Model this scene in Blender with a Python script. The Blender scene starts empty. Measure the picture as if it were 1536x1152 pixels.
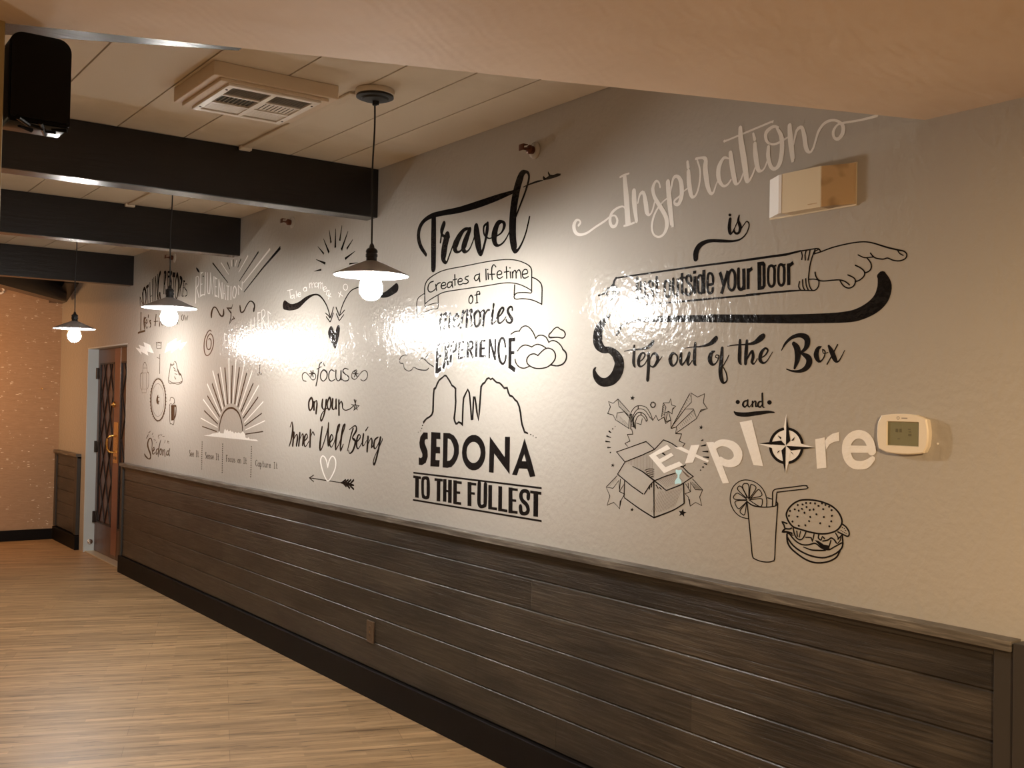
import bpy, bmesh, math, random
from mathutils import Vector, Matrix
from mathutils.geometry import tessellate_polygon
random.seed(7)
SC = bpy.context.scene
COL = SC.collection
R = math.radians

# ------------------------------------------------------------------ camera, world, light, exposure
# x: out of the mural wall (wall face at x = 0, room at x < 0); y: along the wall away from the camera; z: up (metres)
YAW, PITCH, ROLL, FPX = R(35.69544), R(1.09799), R(1.07386), 1577.26
cam = bpy.data.cameras.new('camera')
cam.sensor_fit = 'HORIZONTAL'; cam.sensor_width = 36.0; cam.lens = 36.0 * FPX / 1536.0
cam.clip_start = 0.05; cam.clip_end = 60
camo = bpy.data.objects.new('camera', cam); COL.objects.link(camo)
fw = Vector((math.sin(YAW) * math.cos(PITCH), math.cos(YAW) * math.cos(PITCH), math.sin(PITCH)))
r0 = Vector((math.cos(YAW), -math.sin(YAW), 0)); u0 = r0.cross(fw)
rt = r0 * math.cos(ROLL) + u0 * math.sin(ROLL); up = u0 * math.cos(ROLL) - r0 * math.sin(ROLL)
M = Matrix((rt, up, -fw)).transposed().to_4x4(); M.translation = Vector((-2.68164, 0, 1.55))
camo.matrix_world = M
SC.camera = camo

world = bpy.data.worlds.new('room_ambient'); SC.world = world; world.use_nodes = True
world.node_tree.nodes['Background'].inputs[0].default_value = (1.0, 0.82, 0.62, 1)
world.node_tree.nodes['Background'].inputs[1].default_value = 0.02

SC.view_settings.view_transform = 'Standard'
SC.view_settings.look = 'None'
SC.view_settings.gamma = 1.0
SC.view_settings.use_curve_mapping = False
SC.view_settings.exposure = 0.12

def lamp(name, loc, power, color, radius=0.1, kind='POINT', rot=None, size=None):
    d = bpy.data.lights.new(name, kind); d.energy = power; d.color = color
    if kind == 'POINT': d.shadow_soft_size = radius
    if kind == 'AREA':
        d.shape = 'RECTANGLE' if isinstance(size, tuple) else 'DISK'
        if isinstance(size, tuple): d.size, d.size_y = size
        else: d.size = size
    o = bpy.data.objects.new(name, d); COL.objects.link(o); o.location = loc
    if rot: o.rotation_euler = rot
    return o
WARM = (1.0, 0.77, 0.50)
# shaded lamps over the tables of the rest of the dining room, throwing their light downwards
for (lx, ly, pw) in ((-3.4, -1.6, 26), (-4.6, 1.2, 16), (-4.4, 4.2, 14), (-4.2, 7.6, 12)):
    lamp('dining_room_light', (lx, ly, 2.05), pw, WARM, kind='AREA', size=.3)
def aim(o, target):
    o.rotation_euler = (Vector(target) - o.location).to_track_quat('-Z', 'Y').to_euler()
sp = lamp('ceiling_spot', (-2.3, -1.0, 2.30), 430, (1.0, 0.69, 0.385), 0.08, 'SPOT')      # warm ceiling spot behind the photographer, washing the near end of the wall
sp.data.spot_size = R(74); sp.data.spot_blend = 1.0; aim(sp, (0, 1.2, .30))
fl_ = lamp('far_wall_light', (-1.9, 11.3, 1.85), 24, (1.0, 0.52, 0.22), kind='AREA', size=.35)   # unseen warm lamp left of the frame, turned to wash the far wall only
aim(fl_, (-.9, 12.15, 1.5))
BULB_STRENGTH = 560.0

# ------------------------------------------------------------------ materials
def mat(name, base, rough=0.5, metal=0.0, spec=0.5):
    m = bpy.data.materials.new(name); m.use_nodes = True
    b = m.node_tree.nodes['Principled BSDF']
    b.inputs['Base Color'].default_value = (*base, 1); b.inputs['Roughness'].default_value = rough
    b.inputs['Metallic'].default_value = metal; b.inputs['Specular IOR Level'].default_value = spec
    return m
def N(m, t, **kw):
    n = m.node_tree.nodes.new(t)
    for k, v in kw.items():
        if k in n.inputs: n.inputs[k].default_value = v
        else: setattr(n, k, v)
    return n
def LK(m, a, b): m.node_tree.links.new(a, b)
def P(m): return m.node_tree.nodes['Principled BSDF']
def pos(m, scale=(1, 1, 1), rotz=0):
    g = N(m, 'ShaderNodeNewGeometry'); mp = N(m, 'ShaderNodeMapping')
    mp.inputs['Scale'].default_value = scale; mp.inputs['Rotation'].default_value = (0, 0, rotz)
    LK(m, g.outputs['Position'], mp.inputs['Vector']); return mp.outputs['Vector']
def noise(m, vec, scale, detail=3, rough=.5, dist=0.0):
    n = N(m, 'ShaderNodeTexNoise'); n.inputs['Scale'].default_value = scale; n.inputs['Detail'].default_value = detail
    n.inputs['Roughness'].default_value = rough; n.inputs['Distortion'].default_value = dist
    LK(m, vec, n.inputs['Vector']); return n.outputs['Fac']
def ramp(m, fac, stops):
    r = N(m, 'ShaderNodeValToRGB'); e = r.color_ramp.elements
    while len(e) < len(stops): e.new(.5)
    for el, (p, c) in zip(e, stops): el.position = p; el.color = (*c, 1) if len(c) == 3 else c
    LK(m, fac, r.inputs['Fac']); return r.outputs['Color']
def bump(m, h, dist, strength=1.0, prev=None):
    b = N(m, 'ShaderNodeBump'); b.inputs['Distance'].default_value = dist; b.inputs['Strength'].default_value = strength
    LK(m, h, b.inputs['Height'])
    if prev is not None: LK(m, prev, b.inputs['Normal'])
    LK(m, b.outputs['Normal'], P(m).inputs['Normal']); return b.outputs['Normal']
def mul(m, a, b, fac=1.0, mode='MULTIPLY'):
    x = N(m, 'ShaderNodeMix', data_type='RGBA', blend_type=mode); x.inputs[0].default_value = fac
    LK(m, a, x.inputs[6]); LK(m, b, x.inputs[7]); return x.outputs[2]
def plaster(m, fine=0.0021, coarse=0.002):
    v = pos(m)
    a = bump(m, noise(m, v, 42, 2, .45), fine)
    bump(m, noise(m, pos(m, (1, 1, .6)), 14, 5, .6, 1.2), coarse, 1.0, a)

M_WALL = mat('satin_wall_paint', (0.43, 0.405, 0.365), 0.15, 0, .27); plaster(M_WALL)
def vinyl(name, c, rough=.15):
    m = mat(name, c, rough, 0, .28); plaster(m); return m
VIN = {'k': vinyl('black_vinyl', (0.008, 0.007, 0.007)), 'w': vinyl('white_vinyl', (0.86, 0.84, 0.80)), 'p': vinyl('pale_vinyl', (0.80, 0.775, 0.73)),
       'b': vinyl('brown_vinyl', (0.10, 0.055, 0.04)), 'c': vinyl('cyan_vinyl', (0.55, 0.86, 0.93))}
M_CEIL = mat('cream_ceiling_panel', (0.74, 0.66, 0.54), 0.8)
LK(M_CEIL, ramp(M_CEIL, noise(M_CEIL, pos(M_CEIL), 1.6, 5, .6), [(0.3, (0.56, 0.48, 0.37)), (0.55, (0.65, 0.57, 0.455))]), P(M_CEIL).inputs['Base Color'])
M_SEAM = mat('ceiling_seam', (0.16, 0.12, 0.08), 0.9)
M_SOFFIT = mat('tan_trowelled_plaster', (0.66, 0.52, 0.40), 0.75)
v = pos(M_SOFFIT)
w_ = N(M_SOFFIT, 'ShaderNodeTexWave', wave_type='RINGS', rings_direction='SPHERICAL'); w_.inputs['Scale'].default_value = 14; w_.inputs['Distortion'].default_value = 9; w_.inputs['Detail'].default_value = 2; w_.inputs['Detail Scale'].default_value = .45
LK(M_SOFFIT, v, w_.inputs['Vector'])
bump(M_SOFFIT, w_.outputs['Fac'], 0.0006, .5, bump(M_SOFFIT, noise(M_SOFFIT, v, 9, 4), 0.003))
LK(M_SOFFIT, ramp(M_SOFFIT, noise(M_SOFFIT, v, 2.2, 5, .6), [(0.3, (0.74, 0.61, 0.47)), (0.7, (0.82, 0.69, 0.55))]), P(M_SOFFIT).inputs['Base Color'])
M_BEAM = mat('dark_brown_gloss_paint', (0.008, 0.006, 0.0055), 0.25)
bump(M_BEAM, noise(M_BEAM, pos(M_BEAM, (1, 8, 8)), 6, 3), 0.0015, .5)
M_BLACK = mat('black_paint', (0.006, 0.0045, 0.004), 0.55, 0, .12)
M_FAR = mat('orange_textured_wall', (0.42, 0.27, 0.16), 0.6)
vf = pos(M_FAR, (9, 1, 55)); fl = N(M_FAR, 'ShaderNodeTexVoronoi', feature='F1'); fl.inputs['Scale'].default_value = 1.6; LK(M_FAR, vf, fl.inputs['Vector'])
flk = ramp(M_FAR, fl.outputs['Distance'], [(0.20, (1, 1, 1)), (0.28, (0, 0, 0))])
gate = ramp(M_FAR, noise(M_FAR, pos(M_FAR, (1, 1, 1)), 23, 2), [(0.60, (0, 0, 0)), (0.63, (1, 1, 1))])
bs = ramp(M_FAR, noise(M_FAR, pos(M_FAR, (5, 1, 60)), 3, 4, .6), [(0.3, (0.37, 0.235, 0.135)), (0.7, (0.47, 0.31, 0.19))])
fx = N(M_FAR, 'ShaderNodeMix', data_type='RGBA'); LK(M_FAR, mul(M_FAR, flk, gate), fx.inputs[0]); LK(M_FAR, bs, fx.inputs[6]); fx.inputs[7].default_value = (1, 0.92, 0.75, 1)
LK(M_FAR, fx.outputs[2], P(M_FAR).inputs['Base Color']); bump(M_FAR, noise(M_FAR, pos(M_FAR, (5, 1, 60)), 4, 3), 0.003)
M_FLOOR = mat('vinyl_plank_floor', (0.4, 0.26, 0.14), 0.42)
FROT = R(20.2)
vp = pos(M_FLOOR, (1, 1, 1), FROT)
br = N(M_FLOOR, 'ShaderNodeTexBrick', offset=.37, offset_frequency=2); br.inputs['Scale'].default_value = 1.0
for k, val in (('Brick Width', 1.22), ('Row Height', .15), ('Mortar Size', .0012), ('Mortar Smooth', .2), ('Bias', 0.0)): br.inputs[k].default_value = val
br.inputs['Color1'].default_value = (0.86, 0.86, 0.86, 1); br.inputs['Color2'].default_value = (1.06, 1.06, 1.06, 1); br.inputs['Mortar'].default_value = (0.55, 0.5, 0.45, 1)
LK(M_FLOOR, vp, br.inputs['Vector'])
def stretched(sx, sy):
    mp = N(M_FLOOR, 'ShaderNodeMapping'); mp.inputs['Scale'].default_value = (sx, sy, 1); LK(M_FLOOR, vp, mp.inputs['Vector']); return mp.outputs['Vector']
base = ramp(M_FLOOR, noise(M_FLOOR, stretched(1.9, 30), 1.0, 5, .62, .3), [(0.30, (0.20, 0.122, 0.058)), (0.42, (0.38, 0.245, 0.125)), (0.58, (0.50, 0.335, 0.18)), (0.75, (0.60, 0.425, 0.25))])
dark = ramp(M_FLOOR, noise(M_FLOOR, stretched(4.5, 70), 1.0, 4, .6, .4), [(0.33, (0.24, 0.20, 0.16)), (0.40, (1, 1, 1))])
strips = N(M_FLOOR, 'ShaderNodeTexBrick', offset=.43); strips.inputs['Scale'].default_value = 1.0
for k, val in (('Brick Width', .62), ('Row Height', .0375), ('Mortar Size', .0), ('Bias', 0.0)): strips.inputs[k].default_value = val
strips.inputs['Color1'].default_value = (0.78, 0.76, 0.73, 1); strips.inputs['Color2'].default_value = (1.12, 1.1, 1.08, 1)
LK(M_FLOOR, vp, strips.inputs['Vector'])
LK(M_FLOOR, mul(M_FLOOR, mul(M_FLOOR, mul(M_FLOOR, base, dark), strips.outputs['Color']), br.outputs['Color']), P(M_FLOOR).inputs['Base Color'])
bump(M_FLOOR, noise(M_FLOOR, stretched(2, 50), 1.0, 3), 0.0012, .7)
M_PLANK = mat('weathered_dark_plank', (0.05, 0.04, 0.03), 0.36)
at = N(M_PLANK, 'ShaderNodeAttribute', attribute_name='tone')
gr = noise(M_PLANK, pos(M_PLANK, (1, 1.3, 30)), 3.0, 6, .62, .6)
cl_ = ramp(M_PLANK, gr, [(0.25, (0.013, 0.0112, 0.009)), (0.5, (0.032, 0.0275, 0.0225)), (0.72, (0.060, 0.053, 0.044))])
tn = ramp(M_PLANK, noise(M_PLANK, pos(M_PLANK, (1, .8, 3)), 2.2, 3), [(0.35, (0.65, 0.65, 0.67)), (0.65, (1.45, 1.38, 1.28))])
LK(M_PLANK, mul(M_PLANK, mul(M_PLANK, cl_, tn), at.outputs['Color']), P(M_PLANK).inputs['Base Color'])
bump(M_PLANK, gr, 0.0035, .9)
M_CAP = mat('weathered_cap_wood', (0.16, 0.14, 0.12), 0.42)
LK(M_CAP, ramp(M_CAP, noise(M_CAP, pos(M_CAP, (1, 1.5, 30)), 3.2, 5, .65), [(0.35, (0.055, 0.046, 0.036)), (0.55, (0.13, 0.115, 0.095)), (0.7, (0.26, 0.235, 0.20))]), P(M_CAP).inputs['Base Color'])
M_BATTEN = mat('dark_batten_wood', (0.035, 0.03, 0.025), 0.45)
M_JAMB = mat('pale_grey_jamb_paint', (0.56, 0.60, 0.60), 0.5)
M_DOOR = mat('stained_door_wood', (0.11, 0.045, 0.025), 0.3)
LK(M_DOOR, ramp(M_DOOR, noise(M_DOOR, pos(M_DOOR, (1, 20, 1.5)), 2.0, 4), [(0.3, (0.055, 0.024, 0.014)), (0.7, (0.095, 0.042, 0.024))]), P(M_DOOR).inputs['Base Color'])
M_STILE = mat('reddish_door_stile', (0.19, 0.066, 0.032), 0.3)
M_LATT = mat('dark_lattice_moulding', (0.014, 0.008, 0.006), 0.5)
M_BRASS = mat('polished_brass', (0.80, 0.50, 0.16), 0.25, 1.0)
M_HINGE = mat('dark_bronze', (0.03, 0.022, 0.018), 0.4, .6)
M_CHROME = mat('chrome', (0.75, 0.75, 0.78), 0.12, 1.0)
M_STEEL = mat('threshold_metal', (0.62, 0.55, 0.42), 0.4, .5)
M_SPK = mat('black_plastic', (0.004, 0.004, 0.004), 0.4, 0, .15)
M_SPKG = mat('glossy_black_rim', (0.006, 0.006, 0.006), 0.25, 0, .04)
M_SHADE = mat('glow_lightened_enamel', (0.42, 0.42, 0.46), 0.35, .3)  # grey lightened and cooled in the colour for the glow round the bulb
M_SHIN = mat('white_enamel_inside', (0.85, 0.85, 0.84), 0.4)
M_SOCK = mat('dark_socket', (0.03, 0.03, 0.033), 0.45, .4)
M_CORD = mat('black_cord', (0.006, 0.006, 0.006), 0.6)
M_BULB = mat('lit_bulb', (1, 1, 1), 0.3)
P(M_BULB).inputs['Emission Color'].default_value = (1.0, 0.96, 0.905, 1); P(M_BULB).inputs['Emission Strength'].default_value = BULB_STRENGTH
M_GRILLE = mat('white_grille_metal', (0.78, 0.74, 0.67), 0.45)
M_VENT = mat('beige_vent_box', (0.66, 0.55, 0.42), 0.7)
M_DUCT = mat('dark_duct', (0.03, 0.024, 0.018), 0.8)
M_COPPER = mat('copper_brown', (0.13, 0.05, 0.03), 0.35, .8)
M_PLAS = mat('ivory_plastic', (0.72, 0.62, 0.44), 0.4)
M_SIDEP = mat('shaded_stained_ivory', (0.55, 0.40, 0.22), 0.45)  # brown holds the shade on the box's turned side; smudges are stain
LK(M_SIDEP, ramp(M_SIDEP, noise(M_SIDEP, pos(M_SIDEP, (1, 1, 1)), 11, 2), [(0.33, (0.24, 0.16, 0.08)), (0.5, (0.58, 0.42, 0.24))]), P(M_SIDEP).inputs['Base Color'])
M_LENS = mat('white_lens_plastic', (0.85, 0.82, 0.78), 0.25)
M_THERM = mat('cream_thermostat_plastic', (0.80, 0.72, 0.58), 0.4)
M_LCD = mat('lcd_screen', (0.21, 0.20, 0.115), 0.25)
M_LCDK = mat('lcd_digits', (0.115, 0.10, 0.05), 0.3)
M_LOGO = mat('grey_logo_print', (0.30, 0.26, 0.20), 0.5)
M_OUT = mat('brown_outlet_plastic', (0.10, 0.065, 0.04), 0.35)
M_OUTK = mat('outlet_slot', (0.01, 0.008, 0.006), 0.6)
M_COLM = mat('tan_column_paint', (0.42, 0.34, 0.17), 0.6)

# ------------------------------------------------------------------ mesh helpers
def link(name, me, m, parent=None, smooth=None):
    o = bpy.data.objects.new(name, me); COL.objects.link(o)
    if m is not None:
        for k in (m if isinstance(m, (list, tuple)) else [m]): me.materials.append(k)
    if parent is not None: o.parent = parent
    if smooth is not None:
        for p in me.polygons: p.use_smooth = True
        me.set_sharp_from_angle(angle=R(smooth))
    return o
def finish(name, bm, m, parent=None, smooth=None, origin=None):
    me = bpy.data.meshes.new(name)
    bmesh.ops.recalc_face_normals(bm, faces=bm.faces)
    if origin is not None: bmesh.ops.translate(bm, vec=-Vector(origin), verts=bm.verts)
    bm.to_mesh(me); bm.free()
    o = link(name, me, m, parent, smooth)
    if origin is not None: o.location = origin
    return o
def tag(o, label, cat, group=None):
    o['label'] = label; o['category'] = cat
    if group: o['group'] = group
    return o
def struct(o, label=None):
    o['kind'] = 'structure'
    if label: o['label'] = label
    return o
def empty(name, loc=(0, 0, 0)):
    o = bpy.data.objects.new(name, None); COL.objects.link(o); o.location = loc; o.empty_display_size = .05; return o
def box(bm, x0, x1, y0, y1, z0, z1, bev=0, mi=0):
    vs = [bm.verts.new((x, y, z)) for x in (x0, x1) for y in (y0, y1) for z in (z0, z1)]
    fs = [bm.faces.new([vs[i] for i in q]) for q in ((0, 1, 3, 2), (4, 6, 7, 5), (0, 4, 5, 1), (2, 3, 7, 6), (0, 2, 6, 4), (1, 5, 7, 3))]
    for f in fs: f.material_index = mi
    if bev:
        es = list({e for f in fs for e in f.edges})
        g = bmesh.ops.bevel(bm, geom=es, offset=bev, segments=2, affect='EDGES', profile=.5)
        for f in g['faces']: f.material_index = mi
    return fs
def prism(bm, pts, a, b, axis='z'):
    """extrude a polygon given in the two other axes between a and b"""
    def mk(p, t):
        if axis == 'z': return (p[0], p[1], t)
        if axis == 'x': return (t, p[0], p[1])
        return (p[0], t, p[1])
    A = [bm.verts.new(mk(p, a)) for p in pts]; B = [bm.verts.new(mk(p, b)) for p in pts]
    bm.faces.new(A); bm.faces.new(list(reversed(B)))
    n = len(pts)
    for i in range(n): bm.faces.new([A[i], A[(i + 1) % n], B[(i + 1) % n], B[i]])
def lathe(bm, prof, c=(0, 0, 0), seg=32, axis='z', cap=True):
    rings = []
    for r, h in prof:
        ring = []
        for i in range(seg):
            a = 2 * math.pi * i / seg; u, w = r * math.cos(a), r * math.sin(a)
            p = (u, w, h) if axis == 'z' else ((h, u, w) if axis == 'x' else (u, h, w))
            ring.append(bm.verts.new((c[0] + p[0], c[1] + p[1], c[2] + p[2])))
        rings.append(ring)
    for a, b in zip(rings, rings[1:]):
        for i in range(seg): bm.faces.new([a[i], a[(i + 1) % seg], b[(i + 1) % seg], b[i]])
    if cap:
        if prof[0][0] > 1e-6: bm.faces.new(list(reversed(rings[0])))
        if prof[-1][0] > 1e-6: bm.faces.new(rings[-1])
def tube(bm, pts, r, seg=10):
    pts = [Vector(p) for p in pts]; rings = []
    for i, p in enumerate(pts):
        t = (pts[min(i + 1, len(pts) - 1)] - pts[max(i - 1, 0)]).normalized()
        ref = Vector((0, 0, 1)) if abs(t.z) < .9 else Vector((1, 0, 0))
        u = t.cross(ref).normalized(); w = t.cross(u)
        rings.append([bm.verts.new(p + (u * math.cos(2 * math.pi * k / seg) + w * math.sin(2 * math.pi * k / seg)) * r) for k in range(seg)])
    for a, b in zip(rings, rings[1:]):
        for k in range(seg): bm.faces.new([a[k], a[(k + 1) % seg], b[(k + 1) % seg], b[k]])
    bm.faces.new(list(reversed(rings[0]))); bm.faces.new(rings[-1])
def BM(): return bmesh.new()

# ------------------------------------------------------------------ room shell
HC = 2.797            # panelled ceiling
HS = 2.381            # underside of the dropped soffit
YF = 12.15            # far wall
bm = BM(); box(bm, -7, .3, -4, 12.4, -.1, 0); struct(finish('floor', bm, M_FLOOR))
bm = BM()
DY0, DY1, DZ = 9.62, 11.0, 2.031
box(bm, 0, .25, -4, DY0, 0, 3.0); box(bm, 0, .25, DY1, 12.4, 0, 3.0); box(bm, 0, .25, DY0, DY1, DZ, 3.0)
struct(finish('wall_right', bm, M_WALL))
bm = BM(); box(bm, -7, 0, YF, YF + .2, 0, 3.0); struct(finish('wall_far', bm, M_FAR))
bm = BM(); box(bm, -7.2, -7, -4, 12.4, 0, 3.0); struct(finish('wall_left', bm, M_SOFFIT))
bm = BM(); box(bm, -7, .25, -4.2, -4, 0, 3.0); struct(finish('wall_back', bm, M_SOFFIT))
# ceiling: panels with open seams running along the room
seams = [-6.9]
x = -1.70
while x > -6.8: seams.append(x); x -= .335
seams = sorted(seams + [-1.36, -1.05, -.755, -.505, -.27, 0.0])
bm = BM(); box(bm, -7, 0, -4, 12.4, HC + .012, HC + .1, 0, 1)
g = .0035
for a, b in zip(seams, seams[1:]): box(bm, a + g, b - g, -4, 12.15, HC, HC + .012, 0, 0)
struct(finish('ceiling', bm, [M_CEIL, M_SEAM]))
# dropped soffit over the near part of the room, its edge running askew
sd = Vector((-2.248, .826))
def sof(t): return (sd.x * t, 1.742 + sd.y * t)
bm = BM(); prism(bm, [(0, -4), (0, 1.742), sof(3.1), (sof(3.1)[0], -4)], HS, HC - .001)
struct(finish('ceiling', bm, M_SOFFIT))
# short painted beam end showing along the soffit edge
bm = BM(); prism(bm, [(-1.60, 2.86), (-2.34, 3.235), (-2.34, 3.03), (-1.60, 2.70)], 2.5345, HC - .001)
tag(finish('ceiling_beam', bm, M_BEAM, None, None, (-1.97, 2.95, 2.66)), 'short stub of dark glossy beam peeping out along the soffit edge above the black speaker', 'beam')
# ceiling beams
for (y0, y1, lab) in ((4.992, 5.115, 'nearest dark brown ceiling beam, the one that ends above the nearest hanging lamp'), (6.965, 7.085, 'second dark brown ceiling beam, between the nearest and middle hanging lamps'), (9.485, 9.60, 'third dark brown ceiling beam, behind the farthest hanging lamp')):
    bm = BM(); box(bm, -6.99, -.001, y0, y1, 2.5345, HC - .001, .004)
    tag(finish('ceiling_beam', bm, M_BEAM, None, None, (-3.5, (y0 + y1) / 2, 2.66)), lab, 'beam', 'ceiling beams')
bm = BM(); e0 = Vector((-.06, 11.69)); ed = Vector((-.53, -.85)).normalized(); en = Vector((-.85, .53)).normalized()
q = [e0, e0 + ed * 2.35, e0 + ed * 2.35 + en * .13, e0 + en * .13]
prism(bm, [tuple(p) for p in q], 2.5345, HC - .001)
hb = tag(finish('hip_beam', bm, M_BEAM, None, None, (-.6, 10.8, 2.66)), 'dark slanting hip beam running into the far corner below the third beam', 'beam')
bm = BM()
prism(bm, [(11.42, HC - .001), (11.45, 2.71), (11.95, 2.557), (12.14, 2.55), (12.14, HC - .001)], -.14, -.001, 'x')
o = finish('corner_block', bm, M_BEAM); o.parent = hb; o.location = Vector((0, 0, 0)) - hb.location
# raceway on the ceiling
for (y0, y1, lab) in ((3.81, 4.987, 'thin cream raceway running from the front hanging lamp along the ceiling to the first beam'), (6.02, 6.96, 'thin cream raceway on the ceiling between the middle hanging lamp and the second beam')):
    bm = BM(); box(bm, -.775, -.735, y0, y1, HC - .011, HC - .0005, .004); box(bm, -.785, -.725, y1 - .03, y1 - .001, HC - .022, HC - .0005, .005)
    tag(finish('cable_raceway', bm, M_CEIL, None, 40, (-.755, (y0 + y1) / 2, HC)), lab, 'raceway', 'ceiling raceways')
# column at the left edge
bm = BM(); box(bm, -2.47, -2.252, 2.556, 2.76, 0, HS if False else HC - .002, .004)
tag(finish('column', bm, M_COLM, None, None, (-2.36, 2.66, 0)), 'tan painted column at the left edge, behind the black speaker', 'column')

# ------------------------------------------------------------------ wainscot, caps and baseboards
SEAMZ = [.152, .293, .425, .556, .688, .82, .936]
def planks(bm, y0, y1, joints, layer):
    b = .0052
    for k in range(6):
        z0, z1 = SEAMZ[k], SEAMZ[k + 1]
        ys = [y0] + sorted(j for j in joints.get(k, [])) + [y1]
        for a, c in zip(ys, ys[1:]):
            t = random.uniform(.75, 1.3); n0 = len(bm.faces)
            prof = [(-.004, z0), (-.021, z0), (-.025, z0 + b), (-.025, z1 - b), (-.019, z1), (-.004, z1)]
            gp = .0008
            A = [bm.verts.new((p[0], a + gp, p[1])) for p in prof]; B = [bm.verts.new((p[0], c - gp, p[1])) for p in prof]
            fs = [bm.faces.new(A), bm.faces.new(list(reversed(B)))]
            for i in range(6): fs.append(bm.faces.new([A[i], A[(i + 1) % 6], B[(i + 1) % 6], B[i]]))
            for f in fs:
                for lp in f.loops: lp[layer] = (t, t * random.uniform(.98, 1.0), t * .97, 1)
def wainscot(name, y0, y1, joints, bat, lab):
    bm = BM(); lay = bm.loops.layers.float_color.new('tone')
    planks(bm, y0 + .002, y1 - .002, joints, lay)
    o = struct(finish(name, bm, M_PLANK), lab)
    bm = BM()
    box(bm, -.005, 0, y0, y1, .12, .936)
    finish('backing', bm, M_BLACK, o)
    for (a, b) in bat:
        bm = BM(); box(bm, -.038, -.001, a, b, .15, .937, .002); finish('batten', bm, M_BATTEN, o)
    bm = BM(); box(bm, -.052, 0, y0 - (.004 if y0 > 5 else -.002), y1 + .004, .937, .966, .002); finish('cap_rail', bm, M_CAP, o)
    if y0 < 5:
        bm = BM(); box(bm, -.050, -.001, 1.29, y0 - .003, .15, .962, .002); finish('end_post', bm, M_BATTEN, o)
    bm = BM(); box(bm, -.034, -.001, y0, y1, .918, .937, .002); finish('apron', bm, M_BATTEN, o)
    return o
wainscot('trim_1', 1.445, 9.60, {5: [5.745], 4: [3.53], 3: [5.05, 8.0], 2: [2.6, 7.1], 1: [3.93, 6.6], 0: [3.35, 8.4]}, [(1.447, 1.500), (9.545, 9.60)], 'dark grey plank wainscot below the mural')
wainscot('trim_2', 11.16, 12.14, {}, [(11.16, 11.26), (12.06, 12.14)], 'short dark plank wainscot between the door and the far wall')
bm = BM(); box(bm, -.045, 0, 1.30, 9.605, 0, .148, .003); struct(finish('baseboard_right', bm, M_BLACK))
bm = BM(); box(bm, -.045, 0, 11.155, 12.14, 0, .14, .003); struct(finish('baseboard_right', bm, M_BLACK))
bm = BM(); box(bm, -7, -.046, YF - .016, YF, 0, .115, .002); struct(finish('baseboard_far', bm, M_BLACK))

# ------------------------------------------------------------------ doorway
bm = BM(); box(bm, .0, .15, DY1 - .012, DY1, 0, DZ); box(bm, .0, .15, DY0, DY1 - .012, DZ - .012, DZ); box(bm, .0, .15, DY0, DY0 + .012, 0, DZ - .012)
struct(finish('trim_3', bm, M_JAMB), 'pale grey door jamb')
bm = BM(); box(bm, .012, .15, DY0 + .012, DY1 - .014, 0, .012, .003); struct(finish('trim_4', bm, M_STEEL), 'light metal door threshold')
def lattice(bm, y0, y1, z0, z1, xf):
    def clip(p, d):
        t0, t1 = -99, 99
        for k, (lo, hi) in enumerate(((y0, y1), (z0, z1))):
            if abs(d[k]) < 1e-9: continue
            a, b = (lo - p[k]) / d[k], (hi - p[k]) / d[k]
            t0, t1 = max(t0, min(a, b)), min(t1, max(a, b))
        return (t0, t1) if t1 > t0 + .01 else None
    for sgn in (1, -1):
        d = Vector((sgn * .44, .90)).normalized(); n = Vector((-d.y, d.x))
        for k in range(-14, 30):
            p = Vector(((y0 + y1) / 2, z0)) + Vector((0, 1)) * (k * .42)
            c = clip(p, d)
            if not c: continue
            a, b = p + d * c[0], p + d * c[1]; w = .0045
            prism(bm, [tuple(a + n * w), tuple(b + n * w), tuple(b - n * w), tuple(a - n * w)], xf, xf + .01, 'x')
def door(name, y0, y1, py0, py1, lab):
    XD = .10
    bm = BM(); box(bm, XD + .012, XD + .045, y0, y1, .014, DZ - .014)
    for a, b in ((y0, py0), (py1, y1)): box(bm, XD, XD + .013, a, b, .014, DZ - .014, .002)
    box(bm, XD, XD + .013, py0, py1, .014, .30, .002); box(bm, XD, XD + .013, py0, py1, DZ - .15, DZ - .014, .002)
    o = struct(finish(name, bm, M_DOOR, None, None), lab)
    bm = BM(); lattice(bm, py0 + .012, py1 - .012, .312, DZ - .162, XD + .003)
    finish('lattice', bm, M_LATT, o)
    bm = BM()
    for a, b, c, d in ((py0, py0 + .014, .30, DZ - .15), (py1 - .014, py1, .30, DZ - .15), (py0, py1, .30, .316), (py0, py1, DZ - .166, DZ - .15)): box(bm, XD - .004, XD + .012, a, b, c, d, .002)
    finish('panel_moulding', bm, M_LATT, o)
    return o
d1 = door('door_1', 10.192, 10.984, 10.39, 10.91, 'dark brown door leaf with diamond lattice panel and brass pull')
bm = BM(); box(bm, .0985, .102, 10.196, 10.386, .05, DZ - .02, .001); finish('stile', bm, M_STILE, d1)
door('door_2', 9.636, 10.188, 9.70, 10.172, 'second dark brown lattice door leaf, half hidden by the wall edge')
for z in (.35, 1.05, 1.78):
    bm = BM(); lathe(bm, [(.014, -.055), (.014, .055)], (.088, 10.986 - .016, z), 12); box(bm, .092, .0995, 10.925, 10.985, z - .05, z + .05, .002)
    finish('hinge', bm, M_HINGE, d1, 40)
bm = BM(); box(bm, .094, .0985, 10.215, 10.355, .92, 1.31, .002); pp = finish('push_plate', bm, M_BRASS, d1)
bm = BM(); tube(bm, [(.095, 10.345, 1.02), (.06, 10.355, 1.025), (.04, 10.36, 1.05), (.036, 10.362, 1.10), (.04, 10.36, 1.15), (.06, 10.355, 1.175), (.095, 10.345, 1.18)], .010, 12); finish('pull_handle', bm, M_BRASS, pp, 60)
bm = BM()
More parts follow.
